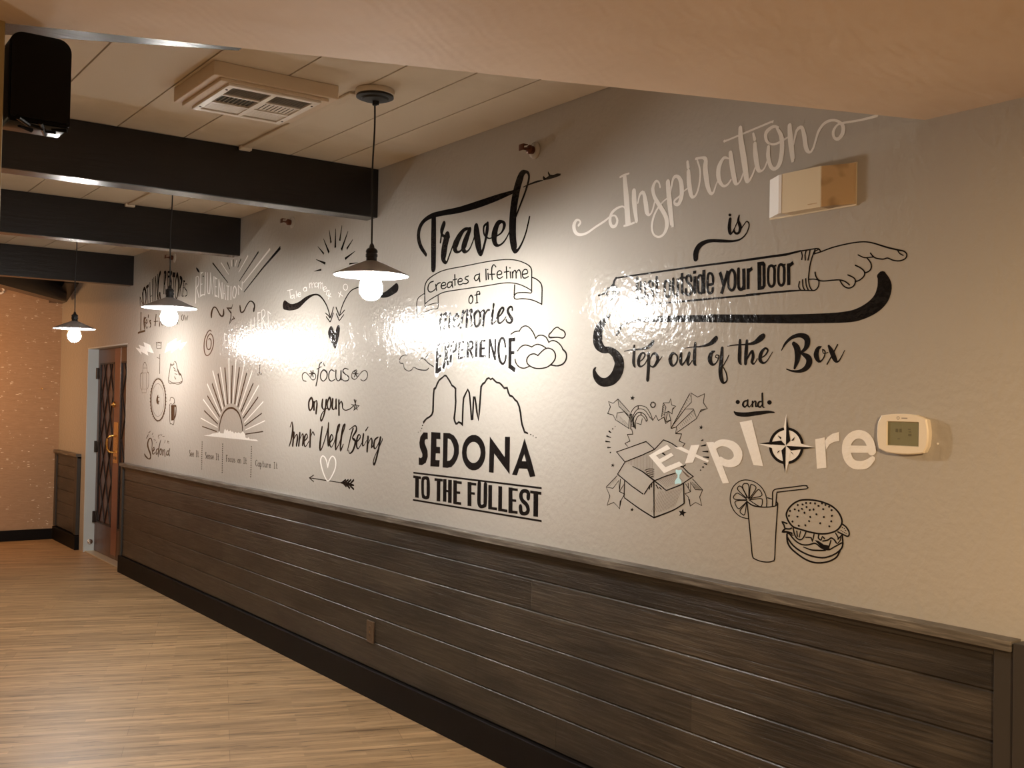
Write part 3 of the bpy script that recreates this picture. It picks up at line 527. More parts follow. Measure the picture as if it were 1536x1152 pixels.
# ------------------------------------------------------------------ mural of cut vinyl on the wall
# every line: T thing, P part, then strokes in tenths of a millimetre on the wall (y, z, pen width)
DECALS = """
T|travel_lettering|large black script word Travel with a long swash bar and a tiny airplane|wall lettering|
P||k|0|
s44835 22831 189 45371 23318 274 45607 23817 320 45498 24263 307 45066 24567 238 44326 24708 262 43358 24704 270 41844 24651 304 40296 24682 341 38825 24759 299 37918 24815 208 37377 24848 144
s44175 24610 435 44138 23322 471 44103 22101 434
s43218 24153 318 43386 23870 334 43341 23643 170 43052 23527 161 42698 23459 133
s43496 23300 128 43416 23716 140
s42899 23527 486 43095 23077 519 43183 22582 494 43090 22333 262 42888 22269 132 42687 22531 115 42411 22939 105 42226 23229 105
s40891 23635 121 41390 23648 194 41886 23314 396 42157 22911 437 41976 22668 148 41582 22724 109 41226 23114 108 40962 23479 110
s40911 23595 267 41260 23118 426 41415 22767 393 41208 22592 143 40880 22709 99 40546 23156 101 40364 23557 125
s40389 23651 375 40347 23374 470 40188 22813 453 40025 22447 318 39863 22406 207 39615 22898 175 39484 23358 251 39453 23699 187
s39454 23717 120 39755 23589 142 39712 23237 116 39336 23002 68 38953 23028 63 38668 23123 68
s38818 23012 73 38344 23142 102 38123 23440 239 38300 23626 135 38653 23566 314 38894 23138 455 38841 22767 310 38569 22590 114 38149 22700 90 37809 22996 87 37621 23272 91
s37617 23157 91 37106 23950 109 36602 24700 128 36363 25199 141 36390 25457 135 36601 25567 151 36913 25460 433 37232 24883 510 37442 24111 515 37496 23372 528 37458 22793 491 37327 22348 412 37166 22188 181 36846 22409 118 36499 22906 99 36256 23562 100
s36753 24933 41 36281 24983 70 35724 25011 85 35358 24996 37
P|airplane|k|0|
p35313 24995 34952 24974 34465 24982 34160 25008 34136 25079 34381 25131 34645 25110 34841 25154 35007 25330 35023 25256 34948 25122 35161 25069 35328 25185 35371 25120
T|banner_drawing|thin black outline ribbon banner under the Travel word, lettered Creates a lifetime|wall drawing|
P||k|0|
s44847 20397 101 44884 20864 102 44881 21268 100 44592 21576 71 43749 21816 58 42879 21913 53 41367 21929 51 39771 21951 49 38627 21937 48 37668 21870 46 36950 21735 46 36315 21507 49 36055 21297 68 36016 20904 75 36006 20371 76
s44847 20387 65 44416 20547 62 43620 20748 58 43012 20841 53 41741 20858 51 39733 20855 49 38220 20869 48 37490 20822 46 36918 20712 46 36354 20522 47 36020 20372 48
s44865 20388 77 44814 20266 43 44317 20328 45 43782 20363 42 43602 20295 46
s43619 20724 80 43599 20444 80 43597 20155 79 43727 20079 45 44217 20073 45 44940 19956 49 45601 19746 52
s45601 19756 76 45628 20199 76 45624 20559 75 45435 20761 52 44904 20913 46
s36006 20371 82 36037 20271 52 36486 20326 50 37047 20347 52 37258 20258 73 37269 20155 70 37110 20081 50 36617 20067 50 35925 19957 50 35280 19742 50
s35274 19742 81 35266 20153 80 35282 20477 77 35408 20670 60 35715 20846 52 35989 20935 50
l37252 20739 80 37279 20252 80
P|word|k|0|
s44073 21447 61 44404 21404 75 44578 21220 109 44543 21028 85 44323 20936 57 44028 20988 66 43879 21056 74
l43880 21295 99 43751 20958 99
s43813 21182 85 43641 21308 69 43413 21322 58
s43319 21156 59 42938 21190 75 43029 21304 58 43246 21289 75 43354 21145 105 43227 21019 59 43001 21025 61 42882 21075 71
s42385 21264 55 42624 21284 61 42783 21191 100 42744 21050 68 42546 21035 63 42389 21136 79
s42368 21272 102 42355 21133 98 42300 21020 92
l42145 21626 101 42099 21067 101
l42312 21358 57 41910 21378 57
s41837 21227 57 41490 21252 70 41544 21360 60 41734 21368 65 41855 21265 102 41783 21110 66 41583 21084 56 41404 21128 62
s40958 21430 57 41185 21405 65 41247 21335 72 41000 21237 65 40972 21146 84 41157 21090 57 41354 21115 54
P|word|k|0|
s40105 21434 56 40341 21411 67 40456 21289 95 40316 21162 53 40137 21226 80 40048 21385 92
s40043 21451 95 40044 21253 93 39991 21099 89
P|word|k|0|
l39528 21644 92 39479 21108 92
l39352 21432 90 39295 21119 90
q39318 21581 39334 21561 39371 21555 39409 21568 39426 21591 39411 21611 39373 21616 39335 21604
s38722 21645 62 38876 21755 52 39017 21691 88 39055 21470 92 38998 21111 90
l39250 21358 52 38771 21323 52
s38605 21274 53 38263 21291 66 38312 21410 59 38498 21440 60 38621 21323 91 38556 21146 66 38376 21100 53 38185 21156 60
l37914 21598 87 37859 21039 87
l38089 21347 52 37681 21352 52
l37615 21338 85 37555 21029 85
q37584 21495 37599 21476 37634 21470 37670 21482 37686 21505 37671 21524 37636 21529 37600 21517
l37449 21323 86 37411 21017 85
s37418 21236 75 37292 21350 57 37184 21290 79 37154 21020 85
s37160 21212 74 37008 21345 56 36865 21277 73 36785 20979 81
s36685 21128 52 36332 21146 63 36364 21285 60 36552 21323 57 36708 21192 85 36646 21000 65 36471 20944 51 36251 20999 56
T|of_lettering|small black word of between the ribbon banner and memories|wall lettering|
P||k|0|
c40708 20511 79 40865 20389 94 40858 20211 86 40719 20126 54 40577 20214 91 40560 20389 97
s39987 20528 123 40006 20626 54 40156 20647 52 40232 20555 96 40194 20143 95
l40412 20489 51 40018 20522 51
l40335 20122 50 40083 20136 50
T|memories_lettering|black slanted word memories below the ribbon banner|wall lettering|
P||k|0|
s43301 19752 211 43375 19409 212 43414 19049 194
s43296 19613 63 42972 19793 103 42857 19712 207 42946 19087 209
s42922 19592 62 42585 19770 101 42479 19681 204 42547 19205 205 42449 19100 64 42283 19178 58
s42290 19374 54 41858 19510 83 41739 19661 145 41907 19716 115 42128 19547 202 42186 19301 215 42043 19080 113 41802 19123 78 41584 19270 70
s41356 19796 197 41442 19442 198 41527 19064 198
s41366 19626 64 41087 19815 103 40979 19737 195 41061 19073 196
s41040 19621 63 40740 19825 103 40633 19743 193 40718 19189 194 40618 19087 65 40447 19220 64
s40102 19764 117 40381 19604 197 40384 19252 200 40234 19037 101 39986 19134 168 39903 19445 189 39957 19667 136 40102 19764 86
s39987 19616 55 39695 19747 90 39583 19645 183 39635 19343 187 39671 19049 188
s39593 19493 66 39347 19726 102 39156 19732 88
s38889 19681 182 38989 19264 199 38946 19107 118 38795 19125 71 38634 19224 57
s38846 19953 167 38871 19817 122
s38652 19323 56 38284 19461 91 38063 19681 146 38184 19774 107 38422 19575 181 38501 19281 193 38369 19095 96 38091 19174 75 37863 19352 66
s37395 19631 112 37420 19746 92 37586 19769 110 37741 19627 175 37589 19399 166 37403 19212 181 37506 19071 106 37738 19104 91 37843 19211 114
T|experience_lettering|black arched capitals EXPERIENCE with a white outline between two clouds|wall lettering|
P|outline|w|0|white outline around the letters
s43581 18420 420 43585 17680 420 43600 16928 420
s43578 18341 248 43213 18362 246
s43554 17708 231 43203 17795 229
s43581 17008 314 43210 17150 312
s42980 18398 345 42560 17307 343
s42538 18405 354 42997 17146 356
s42310 18430 382 42366 17426 383
s42307 18363 192 41977 18384 213 41867 18164 346 41983 17984 244 42311 17916 203
s41609 18376 353 41641 17565 353
s41618 18327 186 41216 18367 185
s41635 17974 181 41253 18017 180
s41642 17604 186 41120 17662 184
s40857 18375 365 40900 17613 365
s40856 18332 187 40551 18353 202 40457 18171 330 40579 18028 223 40854 17994 191
s40705 17978 291 40427 17591 290
s40173 18414 356 40175 17617 356
s39817 18390 371 39819 17613 371
s39815 18347 188 39417 18364 187
s39803 18004 182 39471 18014 181
s39811 17661 186 39374 17650 184
s39100 18426 287 39117 17537 287
s39099 18405 294 38623 17462 292
s38655 18408 282 38641 17442 282
s37863 18045 312 37962 18329 275 38163 18420 210 38347 18229 327 38379 17812 332 38257 17417 291 38017 17272 191 37852 17424 304 37813 17614 326
s37519 18405 378 37503 17066 377
s37517 18322 252 37131 18328 251
s37498 17755 230 37164 17745 229
s37497 17158 305 37096 16977 303
P|letter|k|1|
l43581 18420 257 43585 17680 257 43600 16928 257
l43578 18341 161 43213 18362 160
l43554 17708 136 43203 17795 136
l43581 17008 213 43210 17150 212
P|letter|k|1|
l42980 18398 196 42560 17307 195
l42538 18405 201 42997 17146 202
P|letter|k|1|
l42310 18430 226 42366 17426 226
s42307 18363 106 41977 18384 118 41867 18164 192 41983 17984 136 42311 17916 113
P|letter|k|1|
l41609 18376 201 41641 17565 201
l41618 18327 101 41216 18367 100
l41635 17974 95 41253 18017 95
l41642 17604 101 41120 17662 100
P|letter|k|1|
l40857 18375 216 40900 17613 216
s40856 18332 104 40551 18353 112 40457 18171 183 40579 18028 124 40854 17994 106
l40705 17978 165 40427 17591 165
P|letter|k|1|
l40173 18414 210 40175 17617 210
P|letter|k|1|
l39817 18390 227 39819 17613 227
l39815 18347 107 39417 18364 106
l39803 18004 101 39471 18014 100
l39811 17661 105 39374 17650 105
P|letter|k|1|
l39100 18426 147 39117 17537 147
l39099 18405 167 38623 17462 166
l38655 18408 144 38641 17442 144
P|letter|k|1|
s37863 18045 150 37962 18329 147 38163 18420 124 38347 18229 193 38379 17812 196 38257 17417 172 38017 17272 113 37852 17424 147 37813 17614 140
P|letter|k|1|
l37519 18405 245 37503 17066 245
l37517 18322 175 37131 18328 173
l37498 17755 153 37164 17745 152
l37497 17158 218 37096 16977 217
T|cloud_drawing|black outlined clouds at the right of EXPERIENCE|wall drawing|
P||k|0|
s37506 18548 64 37202 18658 59 36830 18682 56
s36847 18673 78 36688 18818 65 36391 18879 54 36093 18774 62 35835 18562 72 35653 18310 76
s35653 18310 69 35500 18413 58 35214 18425 53 34928 18325 62 34737 18106 71
s34737 18116 56 34485 18175 52 34168 18100 56 33890 17921 64 33801 17793 72
s33817 17803 74 33574 17623 87 33559 17383 94 33753 17195 71 34139 17116 62 34574 17163 62
s36958 17821 71 36705 17991 63 36366 18055 54 35925 17960 54
s35942 17951 59 35571 18053 54 35201 17990 55 34890 17857 57
s35475 17578 55 35766 17660 53 36098 17594 64 36261 17422 90 36171 17219 66 35748 17061 55 35254 17028 53 34771 17094 57 34380 17305 70 34269 17546 83 34433 17769 61 34794 17868 52 35114 17790 61 35475 17578 66
s37120 17443 85 37027 17262 73 36763 17104 58 36419 17058 54 36084 17132 57
T|cloud_drawing|tiny black outlined cloud floating above the bigger clouds by EXPERIENCE|wall drawing|
P||k|0|
c34687 18315 81 34731 18439 82 34574 18530 67 34419 18645 62 34186 18717 52 33988 18625 55 33753 18542 60 33649 18393 82 33784 18254 54 34173 18299 52
T|cloud_drawing|faint black outlined cloud at the left of EXPERIENCE, half lost in glare|wall drawing|
P||k|0|
s45522 18715 56 45185 18853 46 44673 18750 47 44111 18578 48 43821 18452 50
s46505 17919 44 47016 17855 49 47250 17680 80 47182 17498 54 46868 17462 56 46750 17220 58 46329 17082 42 45980 17148 48 45799 17263 41 45287 17137 52 44608 17097 51 44367 17192 60
s45328 17594 61 45026 17704 51 44683 17591 58 44398 17440 58 43884 17252 56
s44740 17621 60 44524 17819 52 44196 17925 42 43847 17972 40
T|rock_outline_drawing|black jagged outline of red rock buttes above the word SEDONA|wall drawing|
P||k|0|
l44782 14489 128 44628 14606 124 44462 14710 101 44189 14803 98 43989 14901 122 43877 15071 159 43869 15493 161 43851 15927 149 43812 16163 133 43661 16225 116 43539 16410 127 43370 16594 106 43118 16697 93 42857 16817 82 42707 16784 94 42542 16649 106 42390 16526 110 42214 16344 100 42009 16264 91 41872 16174 134 41872 15873 140 41839 15573 140 41879 15152 139 41944 14790 151 41906 14670 138 41801 14541 114 41679 14532 94 41571 14607 90 41416 14587 95 41228 14508 133 41221 14924 137 41197 15460 137 41163 15745 130 41007 15936 115 40831 16137 78 40697 15996 125 40623 15702 132 40557 15349 133 40473 14792 129 40368 14801 130 40343 15293 133 40327 15762 130 40211 15763 124 40117 15472 139 40031 15123 138 39893 14741 79 39833 15126 140 39772 15766 141 39727 16259 138 39607 16392 103 39425 16460 104 39277 16621 100 39105 16660 78 38971 16595 78 38822 16640 79 38668 16547 93 38496 16455 82 38267 16431 81 38117 16351 95 37897 16198 88 37675 16215 91 37592 16030 118 37472 15880 100 37250 15825 87 37085 15698 93 36894 15606 101 36746 15398 118 36645 15125 123 36589 14851 124 36518 14634 119 36420 14472 123 36323 14311 98 36065 14265 65
q35837 14229 35850 14210 35881 14201 35913 14208 35927 14226 35914 14246 35883 14255 35851 14248
q35664 14171 35674 14155 35699 14148 35724 14153 35736 14168 35725 14184 35700 14191 35675 14185
q35474 14108 35484 14092 35509 14085 35534 14090 35545 14105 35535 14120 35510 14128 35485 14122
q44777 14370 44794 14347 44837 14336 44880 14345 44899 14366 44882 14389 44839 14399 44796 14391
q44857 14223 44871 14204 44905 14196 44939 14202 44955 14220 44941 14238 44907 14246 44872 14240
q44974 14093 44985 14079 45010 14073 45037 14078 45048 14091 45038 14104 45012 14111 44986 14106
q45206 14022 45217 14009 45242 14002 45269 14007 45280 14020 45270 14033 45244 14040 45218 14035
T|sedona_lettering|big bold black capitals SEDONA below the rock outline|wall lettering|
P|letter|k|0|
p44327 14025 44314 13695 44479 13710 44600 13631 44595 13498 44312 13137 44281 12846 44454 12544 44811 12401 45126 12404 45140 12775 44929 12748 44796 12819 44802 12953 45055 13263 45117 13503 45024 13803 44719 14028
P|letter|k|0|
p44001 14067 43149 14064 43137 13751 43505 13747 43491 13370 43153 13374 43141 13061 43538 13052 43546 12726 43168 12736 43196 12421 44018 12394
P|letter|k|0|
p42883 14062 42320 14070 41933 13965 41641 13746 41491 13498 41478 13143 41610 12882 41837 12640 42117 12470 42451 12409 42889 12408|42474 13817 42212 13750 41993 13527 41910 13326 41938 13069 42084 12882 42272 12769 42483 12742
P|letter|k|0|
p39263 13290 39293 13061 39398 12846 39570 12662 39796 12523 40058 12442 40336 12425 40607 12474 40850 12587 41043 12755 41170 12963 41219 13196 41187 13433 41075 13653 40895 13839 40661 13975 40393 14051 40114 14061 39847 14005 39612 13888 39428 13720 39309 13516|39665 13281 39694 13114 39789 12964 39938 12847 40125 12779 40328 12768 40521 12815 40682 12916 40791 13058 40832 13225 40803 13394 40705 13547 40551 13663 40362 13729 40159 13737 39967 13687 39810 13585 39705 13444
P|letter|k|0|
p38951 14036 37758 13158 37772 14064 37394 14068 37374 12435 38583 13285 38597 12423 38965 12424
P|letter|k|0|
p36322 14046 36074 13593 35787 13076 35501 12474 35882 12412 36087 12750 36676 12732 36825 12423 37187 12433 36843 12994 36544 13571|36317 13386 36488 13061 36182 13068
T|to_the_fullest_lettering|bold condensed black capitals TO THE FULLEST between two black rules, below SEDONA|wall lettering|
P|rule|k|0|
l45633 11980 85 35049 12008 80
P|rule|k|0|
l45627 10624 86 35008 10635 80
P|letter|k|0|
l45644 11780 126 44875 11772 134
l45262 11781 350 45241 10766 350
P|letter|k|0|
c44716 11621 261 44626 11760 205 44456 11801 157 44284 11773 221 44194 11633 301 44169 11001 298 44249 10872 202 44408 10830 158 44571 10870 211 44680 10970 250
P|letter|k|0|
l43603 11781 131 42846 11795 129
l43227 11788 328 43206 10762 328
P|letter|k|0|
l42669 11865 304 42646 10786 304
l42206 11858 326 42183 10774 326
l42648 11314 106 42203 11311 105
P|letter|k|0|
l41759 11871 313 41727 10757 313
l41756 11782 122 41179 11790 121
l41739 11300 113 41290 11317 112
l41721 10814 123 41195 10823 121
P|letter|k|0|
l40532 11873 326 40493 10774 325
l40529 11800 120 39958 11805 119
l40514 11369 111 40066 11377 110
P|letter|k|0|
s39723 11858 284 39727 11269 284 39709 10976 282 39608 10862 207 39462 10844 157 39287 10909 199 39212 11041 277 39223 11840 279
P|letter|k|0|
l38842 11859 299 38821 10772 299
l38823 10834 121 38277 10840 120
P|letter|k|0|
l38064 11863 291 38043 10764 291
l38045 10826 120 37490 10825 119
P|letter|k|0|
l37284 11869 299 37255 10751 298
l37282 11800 109 36742 11807 108
l37266 11323 105 36837 11325 104
l37258 10820 118 36725 10827 117
P|letter|k|0|
s35981 11534 255 35972 11696 251 36082 11789 176 36276 11800 154 36440 11727 206 36508 11555 262 36386 11372 214 36137 11257 204 35990 11109 247 35985 10961 229 36125 10850 162 36311 10824 160 36472 10885 236 36522 11082 261
P|letter|k|0|
l35847 11791 124 35064 11786 122
l35446 11797 328 35429 10782 328
T|inspiration_lettering|pale script word Inspiration with curled swashes, highest on the wall near the soffit|wall lettering|
P||p|0|
s32916 22778 112 32803 22864 115 32878 22979 73 33073 22991 129 33212 22802 219 33118 22537 168 32840 22389 116 32379 22402 98 31827 22581 93 31286 22743 93 30955 22876 77 30690 22866 71 30553 22660 128 30647 22475 133 30865 22481 132 30984 22717 171 30891 22991 136 30565 23143 99 30240 23162 67 30108 23048 66
l30186 24349 199 30055 23482 287 29926 22418 300
s30432 24324 77 30225 24359 93 29936 24381 73
s30157 22404 80 29901 22415 89 29585 22452 81
s29633 23655 223 29596 23199 257 29460 22504 168
s29401 23171 63 29296 23475 107 29099 23509 154 28966 23108 230 28890 22759 207 28747 22634 85 28604 22761 84 28479 23079 85
s28204 23589 84 28286 23782 73 28449 23837 106 28594 23600 170 28483 23247 166 28187 22870 185 27882 22454 198 27816 22115 201 27957 21843 119 28221 21750 83 28493 21866 84 28608 22132 106 28555 22461 109 28364 22770 91 28072 22999 73 27827 23116 54
s27805 23704 215 27708 23008 248 27554 22123 190 27535 22030 110
s27677 23210 70 27534 23784 116 27305 23828 128 27122 23574 211 27089 23121 207 27225 22835 149 27415 22850 108 27441 22977 89 27203 23097 70 26979 23246 59 26801 23320 57
s26769 23922 175 26720 23469 224 26600 23047 175 26459 22970 89 26309 23123 89 26206 23467 88 26193 23864 83 26332 24228 79
s26821 24275 117 26783 24078 149
s26400 24309 97 26115 24298 92 25934 24197 175 25943 23861 231 25824 23286 210 25673 22978 127 25540 22985 91 25438 23186 75 25322 23402 58
s24868 24044 52 25076 24101 114 25305 23809 195 25297 23416 184 25093 23141 100 24886 23155 81 24735 23293 69
s24779 24221 166 24699 23782 213 24555 23217 185 24437 23102 78 24293 23213 70 24183 23443 61
s24352 24987 167 24314 24558 221 24155 23840 247 24034 23209 202 23934 23128 103 23789 23290 79 23672 23527 55
s25061 24679 106 24906 24688 66 24049 24792 69 23082 24908 72 22964 24917 102
s23696 24325 152 23660 23940 206 23549 23468 182 23402 23368 75 23260 23456 67 23145 23697 58
s23776 24681 89 23709 24486 133
s22702 24681 56 22937 24744 104 23219 24607 149 23205 24343 108 23012 24187 70 22777 24157 78 22417 24245 69 22303 24286 50
s22786 24676 78 22594 24372 171 22550 23922 186 22635 23496 173 22818 23343 118 22999 23441 144 23124 23805 164 23115 24109 133
s22254 24634 169 22205 24149 211 22109 23549 165 22094 23473 95
s22085 23999 56 21966 24422 103 21766 24480 117 21663 24189 165 21577 23776 160 21442 23626 84 21309 23726 81 21200 24008 81 21096 24247 99 20872 24439 98 20577 24466 83 20325 24353 85 20190 24176 130 20212 23972 148 20358 23844 114 20505 23901 91 20554 24103 104 20415 24274 74 20200 24300 71 19591 24259 69 19079 24260 83 18993 24262 83
T|is_lettering|small black script word is with a trailing swash, below Inspiration|wall lettering|
P||k|0|
s24752 21942 134 24783 21684 153 24748 21478 128 24666 21457 64 24542 21615 45 24356 21917 45
q24699 22082 24718 22049 24764 22040 24812 22062 24832 22100 24813 22133 24766 22141 24719 22120
s24348 22011 61 24385 21844 107 24290 21621 137 24347 21437 96 24488 21431 75 24571 21526 92
s24348 21468 42 24127 21677 42 24005 21775 37 23899 21648 48 23997 21395 53 24243 21215 59 24595 21179 77 25110 21242 107 25584 21305 117 25905 21291 152 26184 21183 216 26333 20980 254 26340 20769 231
T|pointing_hand_drawing|black outlined sleeve and hand with a pointing index finger, above the long black swoosh|wall drawing|
P||k|0|
l30567 20440 70 28749 20459 67 26159 20480 71 23414 20471 75
l29213 19313 42 27248 19286 64 26134 19289 71 23393 19281 59
s30567 20440 95 30676 20327 113 30719 20200 119 30934 20064 97 31197 19908 79 31602 19836 56
s30719 20200 52 30505 20052 57 30403 19870 70 30628 19712 56 30955 19604 53
c30600 19919 54 30700 19971 54 30777 19898 78 30696 19804 52 30598 19841 58
s31035 20093 65 31130 19880 64 30959 19736 50
l24015 20478 76 22327 20483 81 21742 20537 58
l23993 19302 60 22170 19294 65 21766 19281 42
s21751 20534 43 21390 20541 43 21130 20545 42 21022 20512 42 20982 20444 46
s21214 20391 39 21172 20475 36 21065 20499 33
l21711 20508 46 21678 20375 47 21698 20241 48
l21530 20524 48 21572 20393 48 21556 20212 47
l21381 20530 48 21405 20393 48 21455 20202 48
s21181 20529 47 21278 20327 48 21361 20086 48 21401 19841 48 21423 19593 47 21371 19375 44 21273 19240 42
s21397 19605 38 21158 19585 38 21028 19524 43 21038 19349 47 21144 19251 42 21282 19241 38 21766 19285 39
s21771 19558 49 21804 19410 47 21721 19282 43
s21656 19606 47 21635 19397 46 21562 19276 43
s21533 19631 47 21508 19422 46 21426 19266 44
P|hand|k|0|
s21222 20385 40 20956 20427 43 20535 20511 43 20039 20560 41 19636 20572 40 19318 20546 39 19043 20471 42 18581 20296 48 18205 20179 47 18038 20128 41 17945 20030 42 17980 19919 43 18164 19863 39 18388 19901 38 18577 19987 38 18729 19969 39 18960 20019 39 19077 20092 40 19164 20192 41
s18249 20183 37 18185 20085 35 18062 20009 34
s19598 20186 36 19410 20092 36 19291 20070 36 19057 20069 36
s19291 20070 41 19152 19904 43 19130 19751 47 19207 19657 44 19352 19619 42
s19694 19882 40 19505 19786 40 19364 19654 44 19382 19521 47 19539 19416 43 19690 19391 41
s19952 19612 40 19760 19520 41 19675 19410 47 19737 19262 46 19917 19208 40 20102 19291 41 20236 19464 43
s19891 19305 41 20022 19405 40 20228 19484 40 20519 19499 41 20856 19503 41 21028 19546 42 21137 19675 47 21170 19802 49
T|just_outside_your_door_lettering|condensed black lettering Just outside your Door inside the sleeve of the pointing hand|wall lettering|
P||k|0|
s29375 20320 148 29360 19706 149 29380 19503 145 29497 19439 121
s29172 20158 117 29173 19692 115 29095 19551 84 28985 19594 109 28964 19719 116
l28938 20173 115 28936 19569 115
s28508 19977 108 28547 20115 97 28645 20165 81 28741 20101 113 28738 19975 100 28540 19792 100 28511 19601 113 28630 19505 85 28740 19543 91 28779 19642 107
l28312 20316 130 28296 19627 127 28174 19510 105
l28451 20106 67 28164 20124 67
o27889 19969 128 27845 20081 114 27728 20100 89 27622 20021 122 27613 19639 127 27657 19519 115 27761 19497 89 27868 19575 98
s27451 20129 126 27447 19687 125 27403 19529 110 27310 19490 95 27232 19569 115
l27222 20134 135 27196 19481 135
l27010 20310 134 26995 19633 132 26880 19523 109
l27130 20126 77 26859 20135 77
s26544 19999 123 26569 20134 111 26676 20200 93 26781 20128 128 26755 19989 111 26539 19786 112 26513 19608 126 26644 19498 97 26768 19555 109 26805 19699 123
l26370 20140 153 26357 19516 153
l26386 20334 153 26383 20226 153
l25939 20324 150 25921 19484 150
c26019 20054 94 26108 20149 82 26205 20090 114 26210 19832 113 26195 19612 108 26106 19514 82 26009 19578 98
s25723 19784 88 25511 19806 112 25522 20081 109 25635 20178 85 25741 20101 118 25747 19617 114 25642 19479 86 25521 19533 110 25503 19649 116
l25182 20176 131 25007 19734 130
l24815 20189 139 25094 19422 140
c24786 20024 123 24647 20204 100 24507 20068 116 24488 19844 125 24503 19608 126 24633 19503 94 24774 19645 106
s24343 20195 129 24333 19659 128 24275 19521 107 24170 19506 110 24102 19603 125
l24109 20199 138 24085 19476 138
l23915 20189 132 23902 19485 132
l23884 20088 118 23739 20176 117
p23524 20353 23259 20353 23172 20255 23154 19537 23242 19429 23492 19422|23353 20221 23305 20216 23288 19551 23335 19540
c23046 20095 103 22915 20182 87 22801 20072 105 22792 19821 111 22797 19582 112 22908 19495 87 23037 19620 95
l22849 20150 61 22718 20171 60
c22624 20099 103 22515 20180 86 22403 20071 104 22394 19822 109 22399 19578 110 22503 19499 86 22616 19615 94
l22441 20148 60 22340 20167 60
l22222 20188 131 22201 19486 130
l22184 20108 119 22032 20195 119
T|swoosh_drawing|broad black hook-ended swoosh under the pointing hand, tapering to the left|wall drawing|
P||k|0|
s18760 19466 316 18697 19294 433 18675 19110 499 18763 18850 506 18971 18641 464 19288 18477 413 19683 18365 369 20129 18335 332 20753 18342 307 22064 18393 295 23953 18505 278 25646 18610 281
q18608 19453 18628 19395 18686 19356 18766 19347 18847 19369 18907 19419 18929 19481 18908 19539 18850 19578 18769 19587 18689 19563 18630 19514
s25447 18588 245 26359 18639 243 27456 18689 235 28250 18719 211 28967 18729 151 29651 18712 67 30026 18641 47 30270 18562 57 30321 18399 124 30498 18238 77
T|step_initial_lettering|oversized black curled letter S that starts Step out of the Box|wall lettering|
P||k|0|
s30892 19011 90 31226 18822 283 31560 18456 488 31603 18120 564 31517 17891 483 31225 17694 296 30885 17665 260 30546 17489 380 30318 17190 533 30364 16861 567 30633 16571 477 31022 16426 358 31364 16446 334 31627 16598 309 31753 16788 231 31769 16920 149 31684 17001 60
T|step_out_of_the_box_lettering|black brush script words tep out of the Box below the swoosh|wall lettering|
P||k|0|
s29469 17776 107 29482 17460 160 29490 17136 158 29407 16983 69
s30027 17591 30 29732 17630 44 29149 17644 73 28787 17689 113 28573 17788 160 28459 17897 162
s29216 17159 37 28984 17275 57 28874 17433 83 28989 17507 74 29169 17380 149 29221 17130 177 29107 16992 72 28876 17088 52 28716 17297 48
s28689 17466 144 28669 17084 165 28707 16500 165
s28631 17207 48 28473 17432 77 28296 17448 110 28181 17249 162 28312 17041 125 28462 16967 64 28617 17040 54
s28202 17092 50 27967 17342 32
s27306 17441 57 27452 17421 128 27540 17234 187 27478 17053 139 27360 16995 72 27203 17123 74 27183 17328 64 27341 17449 47
s26993 17419 125 27012 17170 161 26927 17021 83 26750 17181 57 26614 17415 63
s26590 17421 132 26655 17145 151 26605 17001 62 26444 17157 42
s26304 17760 112 26328 17373 159 26326 17070 146 26246 16994 55
s26864 17599 24 26478 17631 38 26015 17646 61 25653 17703 119 25431 17811 195 25313 17899 179
s25379 17453 57 25512 17400 148 25598 17204 207 25514 17037 138 25379 16998 63 25231 17129 50 25177 17292 52 25297 17328 32 25322 17247 36 25197 17211 30
s25028 17550 123 25055 17175 176 25091 16750 185 25019 16454 159 24908 16362 72 24784 16453 60 24819 16681 50 24971 16911 40
s24972 16944 41 24802 17169 41 24710 17312 25
s24229 17783 110 24234 17381 153 24232 17092 142 24163 16981 55
s24790 17609 23 24438 17639 43 23932 17644 61 23602 17686 127 23359 17812 216 23231 17886 189
s23926 17762 101 23949 17405 159 23970 17006 126
s23922 17117 48 23781 17336 85 23679 17397 100 23647 17206 132 23693 17048 114 23601 16983 48 23461 17154 35
s23368 17151 31 23139 17255 50 23022 17408 72 23131 17487 71 23290 17354 133 23347 17135 152 23223 17007 76 23056 17066 44 22830 17356 23
s21973 17596 142 21846 17464 228 21801 17280 248 21821 17068 196 21922 16812 83
s22458 17397 30 22288 17632 86 22022 17805 117 21702 17853 145 21465 17752 211 21437 17571 216 21527 17408 133 21704 17293 67
s21636 17269 88 21411 17149 197 21350 16997 237 21461 16819 181 21702 16718 105 22004 16722 61 22242 16790 34
s20905 17463 45 21020 17407 139 21090 17230 190 21025 17065 148 20927 17003 62 20792 17133 49 20752 17310 46 20846 17372 37 20812 17252 27 20644 17277 27
s20619 17477 80 20510 17302 167 20383 17064 158 20294 16983 65 20191 17060 44 20032 17323 24
s20295 17507 45 20473 17213 45 20671 16918 45
T|and_lettering|small black word and between two dots with a wavy underline|wall lettering|
P||k|0|
q24196 15714 24222 15663 24288 15642 24354 15662 24383 15712 24356 15763 24291 15784 24224 15764
q22830 15716 22857 15664 22923 15641 22990 15662 23019 15714 22992 15767 22926 15789 22859 15768
s23877 15765 46 24004 15732 63 24059 15623 86 23965 15548 50 23861 15647 45
s23849 15776 72 23853 15625 71 23775 15551 34 23678 15649 33
l23639 15767 71 23642 15547 71
s23637 15649 39 23541 15757 41 23499 15704 70 23503 15586 66 23413 15577 28
s23224 15739 39 23361 15727 60 23407 15614 77 23316 15552 50 23222 15654 39
s23229 16005 70 23216 15696 77 23193 15569 53 23125 15549 29
s24442 15389 43 24318 15315 128 23925 15300 147 23437 15352 135 22959 15403 91 22717 15391 38
